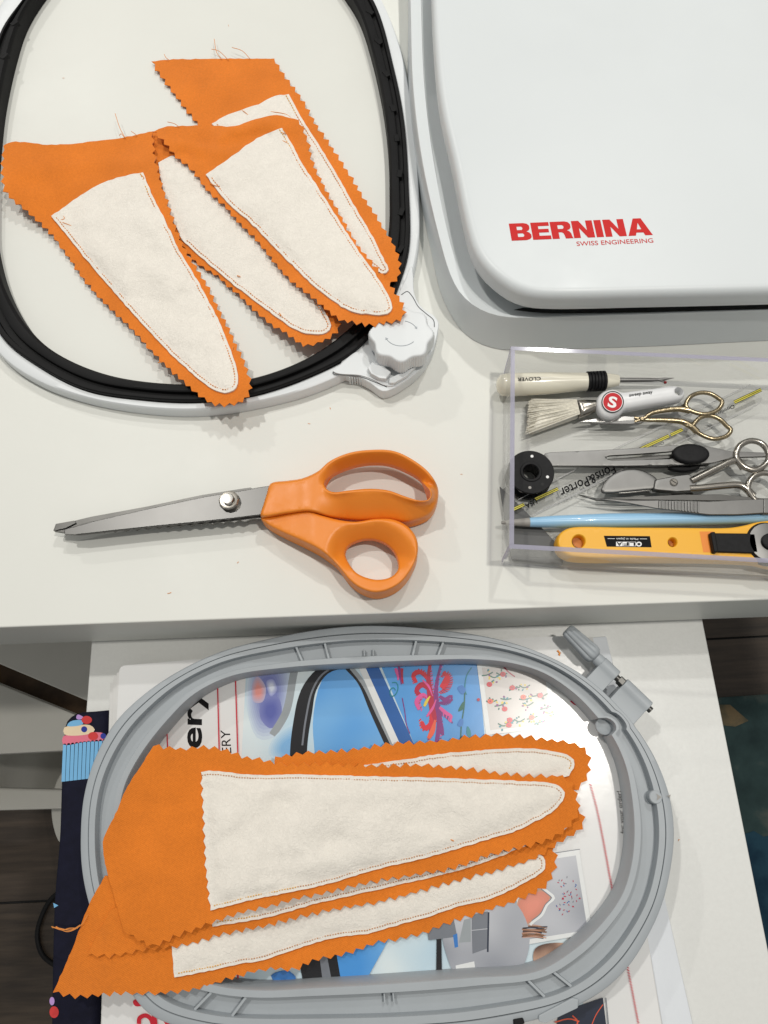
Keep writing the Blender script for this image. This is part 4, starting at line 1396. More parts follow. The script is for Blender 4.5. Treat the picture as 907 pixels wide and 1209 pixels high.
def carrot(label, orange, white, ctrl, seed, group, pitch=10.5, amp=4.2, wrink=0.7, thick=2.0, scol='stitch_orange', threads=(), specks=(), inset=3.6, creases=()):
    rng = random.Random(seed)
    f0 = tps(ctrl)

    def zf(U):
        U = np.atleast_2d(U)
        z = f0(U)
        gs_ = len(group)
        w = np.array([noise.noise((p[0] / 38 + gs_, p[1] / 38, gs_)) + 0.5 * noise.noise((p[0] / 15, p[1] / 15 + gs_, 1)) for p in U])
        z = z + w * wrink * MM
        for a, b, hgt, wd in creases:
            d_ = bdist([a, b], U, closed=False)
            z = z + hgt * MM * np.exp(-(d_ / wd) ** 2)
        return z
    O, _ = outline(orange, rng, pitch=pitch, amp=amp)
    V2, T = triang(O, (), 7.0)
    zt = zf(V2)
    # frayed, slightly lifting edge
    d = bdist(O, V2)
    zt = zt + np.clip(1 - d / 7, 0, 1) * np.array([noise.noise((p[0] / 9, p[1] / 9, seed + 4)) for p in V2]) * 0.0005
    top = [at(p[0], p[1], z) for p, z in zip(V2, zt)]
    bot = [(p[0], p[1], p[2] - 0.0004) for p in top]
    c = np.array(top).mean(0)
    t = thing('carrot_piece', (c[0], c[1], min(p[2] for p in bot)), label, 'fabric piece', group)
    v, f = shell(V2, T, top, bot)
    obj('cotton_backing', v, f, 'orange_cotton', t, sharp=60)
    Wt, marks = outline(white, rng, pitch=pitch * 1.05, amp=3.0, wob=0.55)
    W2, T2 = triang(Wt, (), 5.0)
    d = bdist(Wt, W2)
    pad = np.where(d < inset, 0.9 - 0.35 * np.clip(d / inset, 0, 1), 0.55 + (thick - 0.55) * (1 - np.exp(-(d - inset).clip(0) / 8)))
    pad = pad + 0.35 * np.array([noise.noise((p[0] / 7, p[1] / 7, seed + 9)) for p in W2]) * np.exp(-((d - inset) / 5) ** 2)
    bump = np.array([1.6 * noise.noise((p[0] / 52 + 5, p[1] / 38 + seed, 2 * seed)) + 0.5 * noise.noise((p[0] / 22, p[1] / 17, seed)) + 0.12 * noise.noise((p[0] / 9, p[1] / 9, seed)) for p in W2])
    pad = pad + np.minimum(bump, 0.5) * (1.4 if thick > 2.5 else 0.9 if scol == 'stitch_orange' else 0.55) * np.clip((d - inset) / 12, 0, 1)
    base = zf(W2) + 0.0001
    topw = [at(p[0], p[1], z) for p, z in zip(W2, base + 0.0002 + pad * MM)]
    botw = [(p[0], p[1], z) for p, z in zip(topw, base)]
    v, f = shell(W2, T2, topw, botw)
    bp = obj('batting', v, f, 'batting', t, sharp=70)
    # running stitches a little inside the edge
    sgn = 1 if area2(Wt) > 0 else -1
    V, Fc, mi = [], [], []
    run = []
    n = len(Wt)
    for kind, a, b in marks:
        if kind == 't':
            run += Wt[a:b]
    if run:
        S = resample(offset_line(spline(run, max(12, int(plen(run) / 4)), False), sgn * inset), max(4, int(plen(run) / 1.6)))
        zz = zf(S) + 0.0001 + 0.0002 + 0.00085
        WS = [np.array(at(p[0], p[1], z)) for p, z in zip(S, zz)]
        for i in range(0, len(WS) - 1, 2):
            a, b = WS[i], WS[i + 1]
            e = (b - a) * 0.06
            a, b = a - e, b + e
            dirv = b - a
            L = np.linalg.norm(dirv)
            if L < 1e-6:
                continue
            s = np.array([-dirv[1], dirv[0], 0]) / L * (0.00034 if scol == 'stitch_orange' else 0.00028)
            up = np.array([0, 0, 0.0005])
            k = len(V)
            V += [tuple(a - s), tuple(a + s), tuple(b + s), tuple(b - s), tuple(a + up * 0.6), tuple((a + b) / 2 + up), tuple(b + up * 0.6)]
            Fc += [(k, k + 3, k + 6, k + 5, k + 4), (k + 1, k + 4, k + 5, k + 6, k + 2), (k, k + 4, k + 1), (k + 3, k + 2, k + 6)]
            gold = i > len(WS) * 0.88 and scol == 'stitch_brown' or (i < 16 and scol == 'stitch_orange')
            mi += [1 if gold else 0] * 4
        so = obj('stitching', V, Fc, [scol, 'stitch_gold'], bp, smooth=False, midx=mi)
        so['kind'] = 'stuff'
    for th in threads:
        S = spline(th, 16, False)
        zz = zf(S)
        pts = [at(p[0], p[1], z + 0.0008 + 0.0008 * math.sin(i / 15 * math.pi)) for i, (p, z) in enumerate(zip(S, zz))]
        tube('loose_thread', pts, 0.0002, 'thread_orange', t, 5)
    for (u, v, on) in specks:
        z = float(zf([(u, v)])[0]) + (0.0024 if on else 0.0004)
        a = rng.uniform(0, 3)
        tube('thread_snip', [at(u - 2 * math.cos(a), v - 2 * math.sin(a), z), at(u, v, z + 0.0003), at(u + 2 * math.cos(a), v + 2.4 * math.sin(a), z)], 0.0003, 'thread_orange', bp, 5)
    return t


G1 = 'carrot pieces fanned out in the white hoop'
G2 = 'carrot pieces stacked on the grey hoop'
# back right
carrot('backmost orange and cream carrot piece, its broad end highest in the white hoop',
       [('s', [(179, 72.5), (198, 70.5), (252, 69.5), (324, 69)]), ('p', [(324, 69), (336, 89), (356, 116), (372, 145), (392, 174), (412, 205), (429, 232), (449, 263), (466, 292), (472, 313), (469, 330), (459, 337)]),
        ('p', [(459, 337), (430, 318), (395, 288), (350, 245), (300, 202), (262, 172), (231.5, 144), (215, 122.5), (198.5, 102), (179, 72.5)])],
       [('s', [(250, 146), (273, 134), (306, 122.5), (323, 114), (341, 111)]), ('t', [(341, 111), (356, 139), (379, 175), (399, 208), (421, 247), (441, 281), (453, 305), (458.5, 320), (451, 323)]),
        ('t', [(451, 323), (425, 303), (380, 258), (320, 207), (280, 172), (250, 146)])],
       [(179, 72, 2.2), (250, 70, 3.2), (324, 69, 2.6), (230, 140, 2.2), (300, 130, 2.6), (350, 200, 3), (300, 180, 2.4), (380, 170, 3), (420, 240, 6), (400, 290, 6), (449, 263, 8.6), (466, 292, 13.4), (472, 313, 14), (459, 337, 14)], 1, G1,
       threads=[[(262, 70), (256, 62), (253, 46)], [(295, 69), (286, 60), (274, 56)], [(270, 71), (258, 60), (250, 58)], [(200, 71), (196, 68), (194, 64)], [(297, 140), (290, 133), (284, 129)], [(350, 148), (340, 136), (315, 131)]])
# second from the left, mostly covered
carrot('orange and cream carrot piece half covered between the two front ones in the white hoop',
       [('s', [(168, 161), (200, 149), (240, 156), (296, 166)]), ('p', [(296, 166), (330, 225), (360, 290), (385, 345), (396, 372), (401, 384), (398, 392), (382, 402), (364, 408), (352, 404), (339, 394), (319, 382), (290, 356), (260, 329), (228, 306), (205, 272), (184, 220), (168, 161)])],
       [('s', [(187, 192), (206, 183), (250, 188), (292, 206)]), ('t', [(292, 206), (340, 282), (372, 350), (387, 374), (391, 386), (382, 394), (366, 394), (349, 389), (316, 366), (280, 339), (240, 306), (215, 283)]), ('s', [(215, 283), (196, 240), (187, 192)])],
       [(184, 160, 2.6), (300, 170, 2.6), (215, 250, 2.6), (300, 250, 2.6), (300, 320, 3.4), (260, 329, 2.6), (228, 306, 2.2), (345, 360, 7), (340, 395, 10), (391, 386, 13), (400, 384, 13.4), (366, 405, 12.8), (370, 330, 6)], 2, G1,
       specks=[(282, 326, True), (331, 371, True)])
# left, front
carrot('leftmost orange and cream carrot piece, its tip over the lower rim of the hoop',
       [('s', [(4, 172), (12, 168), (25, 167.5), (60, 171), (100, 168), (140, 163), (181, 155)]), ('p', [(181, 155), (183, 185), (198, 240), (212, 280), (225, 306), (245, 338), (265, 379), (281, 412), (291, 435), (296.5, 452), (293, 467), (283, 475), (258, 478), (241, 471), (218, 452), (189, 425), (159, 392), (122, 356), (96, 326), (76, 296), (60, 276), (33, 250), (15, 236), (5, 224), (3, 202), (4, 172)])],
       [('s', [(60.5, 255), (85, 238), (116, 218), (145, 208), (169, 203.5)]), ('t', [(169, 203.5), (179, 228), (196, 262), (212, 296), (232, 329), (255, 372), (271, 409), (280, 438), (281, 451), (275, 461), (260, 463), (245, 455), (232, 445), (199, 415), (159, 372), (116, 323), (83, 283), (60.5, 255)])],
       [(5, 172, 15.2), (3, 202, 15), (6, 226, 14), (33, 250, 8.5), (30, 170, 13), (70, 171, 8.5), (120, 166, 5.8), (181, 155, 5.6), (190, 205, 6.6), (210, 280, 7.2), (245, 336, 6.6), (100, 230, 4.2), (120, 300, 3.8), (76, 296, 3.2), (122, 356, 3.4), (160, 380, 5), (190, 425, 9), (220, 450, 13.5), (258, 478, 17), (296, 452, 17), (270, 430, 14), (255, 370, 8.5)], 3, G1, thick=3.0, creases=[((40, 200), (170, 190), 0.6, 9), ((105, 290), (215, 330), 0.5, 10)],
       threads=[[(148, 163), (142, 152), (136, 134)], [(147, 162), (143, 158), (141, 160)], [(162, 160), (158, 157), (155, 155)], [(72, 262), (78, 264), (90, 269)], [(70, 260), (76, 258), (74, 253)], [(166, 214), (170, 210), (166, 206)], [(133, 226), (136, 228), (139, 229)]],
       specks=[(275, 411, False), (189, 428, False)])
# centre, on top
carrot('top orange and cream carrot piece in the white hoop, tip on the knob',
       [('s', [(180, 155.5), (196, 152), (212, 149), (245, 148), (275, 149), (298, 142), (326, 136), (353, 142)]), ('p', [(353, 142), (362, 163), (372, 198), (389, 231), (406, 262), (421, 287), (439, 310), (458.5, 333), (469, 349), (477, 363), (477, 374), (466, 379), (452, 382), (438, 384), (419, 381), (399, 376), (372, 354), (349, 336), (329, 316), (306, 287), (280, 260), (262, 240), (245, 225), (225, 199), (205, 182), (194, 167), (180, 155.5)])],
       [('s', [(243, 206), (258, 196), (273, 185), (306, 162), (333, 151)]), ('t', [(333, 151), (343, 166), (356, 192), (379, 226), (399, 258), (424, 297), (445, 326), (458.5, 349), (463, 363), (459, 370), (439, 371), (412, 366), (382, 346), (352, 319.5), (323, 290), (296, 263), (270, 240), (250, 216), (243, 206)])],
       [(180, 155, 7.6), (205, 150, 8.6), (225, 150, 10.6), (245, 148, 9), (275, 149, 10.4), (300, 142, 8.4), (330, 137, 9.2), (353, 142, 8.2), (200, 176, 7.4), (230, 170, 8), (243, 207, 7.4), (300, 200, 8), (360, 180, 8.6), (300, 280, 8), (330, 310, 9.6), (360, 300, 10), (350, 336, 11.5), (400, 300, 12), (410, 270, 11.4), (390, 368, 18), (372, 354, 15.5), (425, 300, 14.5), (440, 325, 18.5), (458, 335, 19.5), (439, 383, 24.2), (455, 366, 24.9), (470, 350, 25), (478, 370, 26), (420, 372, 22)], 4, G1,
       wrink=0.7, thick=3.0, creases=[((196, 168), (262, 180), 1.5, 5), ((225, 160), (238, 196), 1.1, 5), ((275, 155), (318, 146), 1.6, 5), ((352, 165), (300, 158), -1.0, 5), ((252, 172), (300, 166), -1.0, 5), ((262, 160), (250, 190), 1.0, 4)], threads=[[(212, 150), (206, 146), (198, 144)], [(248, 216), (254, 219), (263, 220)], [(330, 165), (336, 167), (341, 170)], [(333, 152), (338, 158), (332, 156)]])

# the stack on the grey hoop, in millimetres below the table top
st = dict(pitch=13.2, amp=5.0, scol='stitch_brown', wrink=0.6, inset=4.2)
carrot('lowest orange and cream carrot piece of the stack, pointed corner sticking out over the pouch',
       [('s', [(62.5, 1172), (86, 1119), (103, 1073), (124, 1034)]), ('s', [(124, 1034), (260, 1040), (420, 1030)]), ('p', [(420, 1030), (560, 1005), (640, 988), (653, 1000), (656, 1022), (646, 1044), (632, 1054), (603, 1066), (575, 1075), (532, 1089), (489, 1105), (442, 1114), (408, 1126), (368, 1134), (350, 1144), (316, 1144), (279, 1153), (238, 1166), (200, 1172), (129, 1174), (92, 1177), (62.5, 1172)])],
       [('s', [(206, 1154), (203, 1116), (206, 1060)]), ('s', [(206, 1060), (400, 1040), (560, 1014), (632, 1007)]), ('t', [(632, 1007), (641, 1011), (644, 1023), (637, 1032), (612, 1046), (583, 1060), (546, 1069), (503, 1083), (460, 1095), (436, 1102), (402, 1106), (356, 1118), (316, 1132), (279, 1139), (241, 1147.5), (206, 1154)])],
       [(62, 1172, -24.5), (86, 1119, -22), (103, 1073, -21.2), (123, 1036, -21.2), (130, 1174, -21.4), (170, 1175, -21.2), (200, 1120, -21.4), (240, 1165, -21.6), (230, 1060, -23.5), (300, 1130, -28), (316, 1144, -29), (300, 1060, -29.5), (400, 1100, -35), (400, 1040, -35.4), (500, 1070, -37), (600, 1040, -37.2), (650, 1020, -37), (640, 1050, -37)], 5, G2,
       threads=[[(92, 1096), (82, 1096), (74, 1098), (61, 1094)], [(95, 1092), (84, 1098), (70, 1096), (62, 1095)], [(104, 1080), (96, 1092), (80, 1100), (66, 1094)]], **st)
carrot('third orange and cream carrot piece of the stack, only a thin cream strip showing',
       [('s', [(103, 1127), (116, 1102), (130, 1076)]), ('s', [(130, 1076), (250, 1000), (420, 985)]), ('p', [(420, 985), (560, 965), (660, 950), (683, 956), (689, 967), (687, 978), (663, 993), (632, 1013), (603, 1023), (575, 1031), (532, 1042), (489, 1054), (442, 1066), (399, 1073), (353, 1083), (310, 1094), (267, 1102), (218, 1116), (169, 1122), (126, 1129), (103, 1127)])],
       [('s', [(251, 1094), (246, 1060), (250, 1020)]), ('s', [(250, 1020), (420, 1000), (560, 978), (650, 962), (676, 964)]), ('t', [(676, 964), (671, 976), (660, 983), (632, 994), (575, 1017), (517, 1034), (460, 1047), (430, 1054), (373, 1067), (316, 1083), (251, 1094)])],
       [(103, 1127, -19.8), (130, 1076, -19.2), (200, 1110, -18.6), (250, 1090, -20.5), (250, 1020, -21), (316, 1083, -25), (300, 1000, -25.4), (400, 1060, -31), (400, 990, -31), (500, 1040, -33.8), (500, 975, -34), (600, 1015, -34.4), (688, 970, -35.6), (660, 950, -35.6), (663, 993, -35.4)], 6, G2, **st)
carrot('orange and cream carrot piece peeking out above the top one of the stack',
       [('s', [(326, 970), (322, 930), (325, 893)]), ('p', [(325, 893), (373, 888), (416, 885), (461, 878), (516, 875), (559, 869), (602, 868), (645, 873), (674, 877), (690, 884), (697, 897), (694, 915), (686, 929), (672, 938)]), ('s', [(672, 938), (600, 950), (480, 965), (326, 970)])],
       [('s', [(430, 955), (426, 930), (430, 903)]), ('t', [(430, 903), (473, 897.5), (516, 890.5), (573, 885.5), (630, 884), (659, 888), (675, 894), (679, 901), (672, 916)]), ('s', [(672, 916), (600, 935), (500, 948), (430, 955)])],
       [(325, 893, -27), (322, 960, -27), (420, 886, -31.4), (430, 950, -31.8), (520, 876, -34.6), (520, 940, -34.8), (600, 870, -36.4), (690, 890, -36.6), (672, 935, -36), (600, 940, -36)], 7, G2, **st)
carrot('topmost orange and cream carrot piece of the stack, whole cream panel showing',
       [('s', [(181, 881), (166, 905), (149, 932), (136, 962), (126, 981), (121.5, 996), (123, 1012), (128, 1034), (136, 1062), (146, 1098)]), ('p', [(146, 1098), (158, 1106), (182, 1116), (206, 1106), (235, 1095), (259, 1086), (287, 1077), (322, 1069), (353, 1061), (402, 1050), (448, 1040), (489, 1033), (532, 1026), (575, 1011), (603, 1004), (632, 997), (660, 985), (680, 966), (684, 952), (680, 938), (672, 921), (658, 917)]),
        ('p', [(658, 917), (602, 914), (545, 907), (487, 903), (444, 904), (389, 902), (332, 902), (309, 897), (286, 893), (270, 886), (243, 882), (215, 884), (181, 881)])],
       [('p', [(248.5, 1075), (243, 1020), (240, 960), (237.5, 911.5)]), ('t', [(237.5, 911.5), (246, 910), (297, 914.5), (360, 914.5), (420, 916), (502, 918), (602, 921.5), (645, 924), (660, 928), (667, 936), (660, 951), (645, 963), (630, 971), (609, 981), (569, 993), (537, 1003), (497, 1014), (442, 1027), (396, 1041), (345, 1053), (299, 1062), (248.5, 1075)])],
       [(187, 881, -19), (122, 996, -19.4), (135, 1060, -18.2), (169, 1112, -15.8), (146, 1099, -16), (182, 1116, -15.8), (200, 990, -18.6), (250, 990, -19.6), (243, 883, -21), (300, 893, -24), (350, 904, -25.8), (440, 905, -28), (560, 909, -31.2), (680, 940, -32.4), (664, 918, -32.6), (684, 955, -32.4), (632, 997, -30.8), (600, 1004, -30.4), (490, 1031, -29.4), (400, 1050, -25.6), (340, 1064, -21.2), (260, 1086, -16.8), (400, 970, -26), (520, 960, -29.6)], 8, G2, thick=2.8, creases=[((130, 966), (238, 958), 0.45, 6), ((138, 1042), (236, 1030), 0.4, 6), ((215, 890), (205, 940), 0.4, 8)],
       specks=[(534, 992, True)], **st)

# a snip of orange lint on the grey hoop
ln = tube('thread_snip', [at(658, 768, Z_HOOP + 0.001), at(661, 771, Z_HOOP + 0.0012), at(660, 774, Z_HOOP + 0.001)], 0.0006, 'thread_orange', None, 6)
tag(ln, 'tiny orange thread snip on the grey hoop near the screw clamp', 'thread')

# ------------------------------------------------------------------ pinking shears
zsh = 0.0085
sc0 = at(300, 600, 0)
sh = thing('pinking_shears', (sc0[0], sc0[1], 0), 'orange-handled steel pinking shears lying on the white table', 'shears')
upper = spline([(319.5, 571), (340, 567.5), (357.7, 564.5), (376, 556), (389, 544.7), (412, 534.7), (439, 531), (465, 532.4), (488, 543), (508, 559.5), (517.5, 577.7), (515.5, 596), (508, 607.5), (495, 614), (478.5, 617), (458.6, 614), (440, 614.5), (422, 615), (392.5, 611.5), (366, 604), (339.5, 606.5), (308, 609.5), (311, 596), (315, 583)], 150, True)
up_h = spline([(383, 571), (392.5, 563), (412, 554), (435.5, 549), (458.6, 550), (482, 559), (498, 569.5), (508, 581), (506.6, 589), (496.7, 591), (478.5, 586), (458.6, 579), (435.5, 577), (412, 579), (394, 581), (386, 577.7)], 80, True)
lower = spline([(308, 612), (330, 608), (350, 604), (366, 603), (379, 608), (396, 613), (419, 616), (445, 612.5), (465, 613.5), (482, 622), (492, 635.6), (493.5, 652), (488, 668.7), (475, 687), (458.6, 697), (442, 700), (425.5, 695), (412, 685), (396, 665), (376, 649), (356, 639), (333, 629), (316, 620)], 130, True)
lo_h = spline([(408, 654), (412, 645.5), (425.5, 639), (442, 638), (458.6, 645.5), (468.5, 659), (470, 672), (463.6, 680), (452, 684), (439, 683.6), (422, 677), (412, 665)], 60, True)


def handle(name, outl, hole, z0, z1, parent, scoop, rin, farband):
    V2, T = triang(outl, [hole], 3.6, rings=(0.4, 1.1, 2.1, 3.3))
    d0, d1 = bdist(outl, V2), bdist(hole, V2)
    top, bot = [], []
    for i, p in enumerate(V2):
        a = max(0.0, 1 - d0[i] / 3.4)
        r = 0.0028 * (1 - math.sqrt(max(0, 1 - a * a)))
        a = max(0.0, 1 - d1[i] / 2.4)
        r = max(r, 0.0020 * (1 - math.sqrt(max(0, 1 - a * a))))
        q = rin(p, d0[i], d1[i])
        z = z1 - r - q + scoop(p)
        x, y, _ = at(p[0], p[1], z)
        top.append((x, y, z))
        lip = (1 - sst(p[1], *farband)) * sst(p[0], 372, 396) * max(0.0, 1 - max(0.0, d1[i] - 2.5) / 12)
        bot.append((x, y, min(z - 0.0012, z0 + 0.4 * r + lip * max(0.0, z - 0.0014 - z0))))
    v, f = shell(V2, T, top, bot)
    return obj(name, v, f, 'handle_orange', parent, sharp=80)


def lift_u(p):
    # loops rise a little towards the grip end
    return 0.0035 * max(0.0, min(1.0, (p[0] - 350) / 130)) - 0.0025 * max(0.0, min(1.0, (360 - p[0]) / 40))


def sst(x, a, b):
    t = max(0.0, min(1.0, (x - a) / (b - a)))
    return t * t * (3 - 2 * t)


def slope_u(p, d0, d1):
    # far bar leans into the loop; near bar has its ridge at the loop and a scooped face towards the user
    far = 1 - sst(p[1], 566, 578)
    w = sst(p[0], 372, 400)
    inn = 0.0105 * max(0.0, 1 - d1 / 19) ** 1.1 * far * w
    out = 0.0105 * max(0.0, 1 - d0 / 36) ** 1.15 * (1 - far) * sst(p[0], 366, 412) * sst(d1, 0, 6)
    return inn + out


def slope_l(p, d0, d1):
    far = 1 - sst(p[1], 655, 675)
    return 0.0085 * max(0.0, 1 - d1 / 25) ** 1.2 * (0.25 + 0.75 * far) * sst(p[0], 372, 402)


handle('handle', [tuple(p) for p in upper], [tuple(p) for p in up_h], 0.0022, 0.0190, sh, lift_u, slope_u, (566, 580))
handle('handle', [tuple(p) for p in lower], [tuple(p) for p in lo_h], 0.0012, 0.0170, sh, lambda p: -0.004 * max(0.0, min(1.0, (370 - p[0]) / 50)) + 0.001 * max(0.0, min(1.0, (p[0] - 400) / 60)), slope_l, (648, 672))
mat('blade_steel', (0.125, 0.123, 0.12), 0.37, 1.0, var=(25, 0.02), rvar=(25, 0.012))
bl = [(322, 572.5), (300, 576), (291, 578.2), (238.5, 586.7), (172, 601), (106, 616), (76, 624.5), (75.5, 630.5), (93, 631.2), (172, 622.5), (238.5, 616), (271.6, 612.5), (312, 607.5)]
b1 = prism('blade', bl, zsh + 0.0004, zsh + 0.0024, 'blade_steel', sh)
bevel_obj(b1, 0.0005, 2, 40)
# toothed lower blade with its pinking ridge
lowp = [(320, 590), (296, 575.5), (288, 576.6), (238, 584.5), (172, 598.3), (108, 610), (88, 614.8), (66, 618.6), (63, 626.5), (76, 628.5)]
n = 34
tee = []
for k in range(n + 1):
    t = k / n
    x, y = 76 + (296 - 76) * t, 629 + (613.5 - 629) * t
    tee.append((x, y + (2.0 if k % 2 else -0.6)))
b2 = prism('blade', lowp + tee + [(312, 612)], zsh - 0.0024, zsh + 0.0002, 'steel_dark', sh)
bevel_obj(b2, 0.0003, 1, 40)
bevel_obj(prism('tip_ridge', [(66, 618.4), (88, 614.4), (90, 617.5), (79, 623), (64, 626.4)], zsh + 0.0002, zsh + 0.0011, 'steel_dark', sh), 0.0003, 1)
pv = at(271.6, 592.6, zsh + 0.0024)
lathe('pivot_nut', (pv[0], pv[1], zsh - 0.001), (pv[0], pv[1], zsh + 0.0062), [(0, 0.0054), (0.5, 0.0054), (0.82, 0.0052), (0.92, 0.0046), (0.94, 0.0034)], 'nickel', sh, 12, sharp=30)
lathe('pivot_screw', (pv[0], pv[1], zsh + 0.0050), (pv[0], pv[1], zsh + 0.0078), [(0, 0.0031), (0.7, 0.0031), (0.95, 0.0026), (1, 0.001)], 'steel_bright', sh, 20)
# tangs that carry the blades into the handles rest on the table through the handles

# ------------------------------------------------------------------ clear acrylic box and its contents
ZB = 0.029
rim_tl, rim_bl = np.array(at(593.5, 408.5, ZB)[:2]), np.array(at(601.5, 647.5, ZB)[:2])
rim_br = np.array(at(907, 664.5, ZB)[:2])
xd = rim_br - rim_bl
xd /= np.linalg.norm(xd)
yd = np.array([-xd[1], xd[0]])
DEP = (rim_tl - rim_bl) @ yd
WID = 0.157
OR = rim_bl
boxc = OR + xd * WID / 2 + yd * DEP / 2
bx = thing('acrylic_box', (boxc[0], boxc[1], 0), 'clear acrylic tray of sewing tools beside the white machine', 'box')


def bp_(a, b):
    return OR + xd * a + yd * b


def wall(name, a0, b0, a1, b1, z0, z1, mats=('acrylic', 'acrylic_edge'), ends=None):
    P = [bp_(a0, b0), bp_(a1, b0), bp_(a1, b1), bp_(a0, b1)]
    V = [(p[0], p[1], z1) for p in P] + [(p[0], p[1], z0) for p in P]
    Fc = [(0, 1, 2, 3), (7, 6, 5, 4)] + [(i, i + 4, (i + 1) % 4 + 4, (i + 1) % 4) for i in range(4)]
    return obj(name, V, Fc, list(mats), bx, smooth=False, midx=[1, 0] + [1 if (a1 - a0 > b1 - b0) == (i in (1, 3)) else 0 for i in range(4)])


TW = 0.0022
wall('wall', 0, 0, WID, TW, 0.0024, ZB)
wall('wall', 0, DEP - TW, WID, DEP, 0.0024, ZB)
wall('wall', 0, TW + 0.0001, TW, DEP - TW - 0.0001, 0.0024, ZB)
wall('wall', WID - TW, TW + 0.0001, WID, DEP - TW - 0.0001, 0.0024, ZB)
wall('bottom', 0, 0, WID, DEP, 0.0003, 0.0022, ('acrylic', 'acrylic'))
TW2 = 0.0022
ZF = 0.0024

# dark grey flat template in the corner
gp = prism('flat_template', [(590, 574), (602, 585), (625, 608), (641, 624), (657, 641), (668, 654), (664, 667), (604, 660), (600, 640)], ZF + 0.0001, ZF + 0.0011, 'grey_card', None, bev=0.0002)
tag(gp, 'dark grey flat plastic template in the near left corner of the acrylic tray', 'template')

# clear ruler with yellow line
zr0, zr1 = ZF + 0.0013, ZF + 0.0037
rl_pts = [(606, 601), (612, 590), (727, 529), (886, 454), (891, 455), (900, 472), (896, 477), (732, 555.5), (628, 609), (620, 609)]
rc = at(750, 530, 0)
ru = thing('quilting_ruler', (rc[0], rc[1], zr0), 'clear plastic ruler with a yellow centre line, lying across the acrylic tray', 'ruler')
prism('blank', [tuple(p) for p in rl_pts], zr0, zr1, 'ruler_clear', ru)
zt_ = zr1 + 0.00005
YL = [((606, 601.5), (619, 595.5)), ((632, 589.5), (659, 577)), ((752, 532), (790, 514.5)), ((792, 513.5), (806, 507)), ((867, 475), (899, 460))]
pr = []
for a, b in YL:
    t = np.array(b) - np.array(a)
    t = t / np.linalg.norm(t)
    nrm = np.array([-t[1], t[0]])
    for o, w, m_ in ((0, 1.9, 'ink_yellow'), (0, 0.35, 'ink'), (1.9, 0.3, 'ink'), (-1.9, 0.3, 'ink')):
        a2, b2 = np.array(a) + nrm * o, np.array(b) + nrm * o
        pr.append(([tuple(a2 + nrm * w), tuple(b2 + nrm * w), tuple(b2 - nrm * w), tuple(a2 - nrm * w)], zt_ + (0.00003 if m_ == 'ink' else 0), m_))
for a, b in (((612, 590), (727, 529)), ((727, 529), (886, 454)), ((628, 609), (732, 555.5)), ((732, 555.5), (896, 477)), ((632, 607), (733, 557.5))):
    t = np.array(b, float) - np.array(a, float)
    t /= np.linalg.norm(t)
    nrm = np.array([-t[1], t[0]]) * 0.45
    pr.append(([tuple(np.array(a) + nrm), tuple(np.array(b) + nrm), tuple(np.array(b) - nrm), tuple(np.array(a) - nrm)], zt_, 'ruler_edge'))
flat('ruled_lines', pr, ru)
lettering('ruler_lettering', 'Fons&Porter', (724, 548), (660, 577.5), (728.5, 558.5), zt_ + 0.00004, 'ink', ru, bold=0.015)
lettering('ruler_lettering', 'USA', (632.5, 588.5), (619.5, 595), (635, 594.5), zt_ + 0.00004, 'ink', ru, bold=0.02)
lettering('ruler_lettering', 'Omnigrid', (866, 476), (841, 487.5), (868, 481.5), zt_ + 0.00004, 'ink', ru, bold=0.012)
lettering('ruler_lettering', 'Omnigrid', (783, 520), (764, 529), (784.5, 524), zt_ + 0.00004, 'ink', ru)
lettering('ruler_lettering', 'U.S. PAT 4,888', (781, 513), (757, 524), (782, 516.2), zt_ + 0.00004, 'ink_grey', ru)

# black bobbin
bc = at(627, 557, 0.0125)
bo = thing('bobbin', (bc[0], bc[1], ZF), 'black plastic bobbin standing in the left of the acrylic tray', 'bobbin')


def washer(name, c, r0, r1, z0, z1, mat_, parent, n=40):
    pr_ = [(r1, z0), (r1, z1 - 0.0003), (r1 - 0.0003, z1), (r0 + 0.0003, z1), (r0, z1 - 0.0003), (r0, z0)]
    V, Fc = [], []
    m = len(pr_)
    for k in range(n):
        a = 2 * math.pi * k / n
        for r, z in pr_:
            V.append((c[0] + r * math.cos(a), c[1] + r * math.sin(a), z))
    for k in range(n):
        for j in range(m):
            Fc.append((k * m + j, ((k + 1) % n) * m + j, ((k + 1) % n) * m + (j + 1) % m, k * m + (j + 1) % m))
    return obj(name, V, Fc, mat_, parent, sharp=30)


br = 0.0120
washer('flange', bc, 0.0050, br, 0.0113, 0.0125, 'black_plastic', bo)
washer('flange', bc, 0.0050, br, ZF + 0.0004, ZF + 0.0016, 'black_plastic', bo)
washer('core', bc, 0.0040, 0.0056, ZF + 0.0006, 0.0130, 'black_plastic', bo, 32)
for a, col in ((80, 'white_ink'), (-22, 'white_ink'), (-100, 'stylus_grey'), (172, 'flat_black'), (-55, 'flat_black')):
    p = (bc[0] + 0.0088 * math.cos(math.radians(a)), bc[1] + 0.0088 * math.sin(math.radians(a)))
    lathe('hole', (p[0], p[1], 0.0120), (p[0], p[1], 0.01254), [(0, 0.0008), (1, 0.0008)], col, bo, 12)
tube('thread_end', ats(spline([(606, 566), (608, 574), (614, 580), (620, 582)], 14, False), 0.006), 0.0002, 'white_ink', bo, 5)

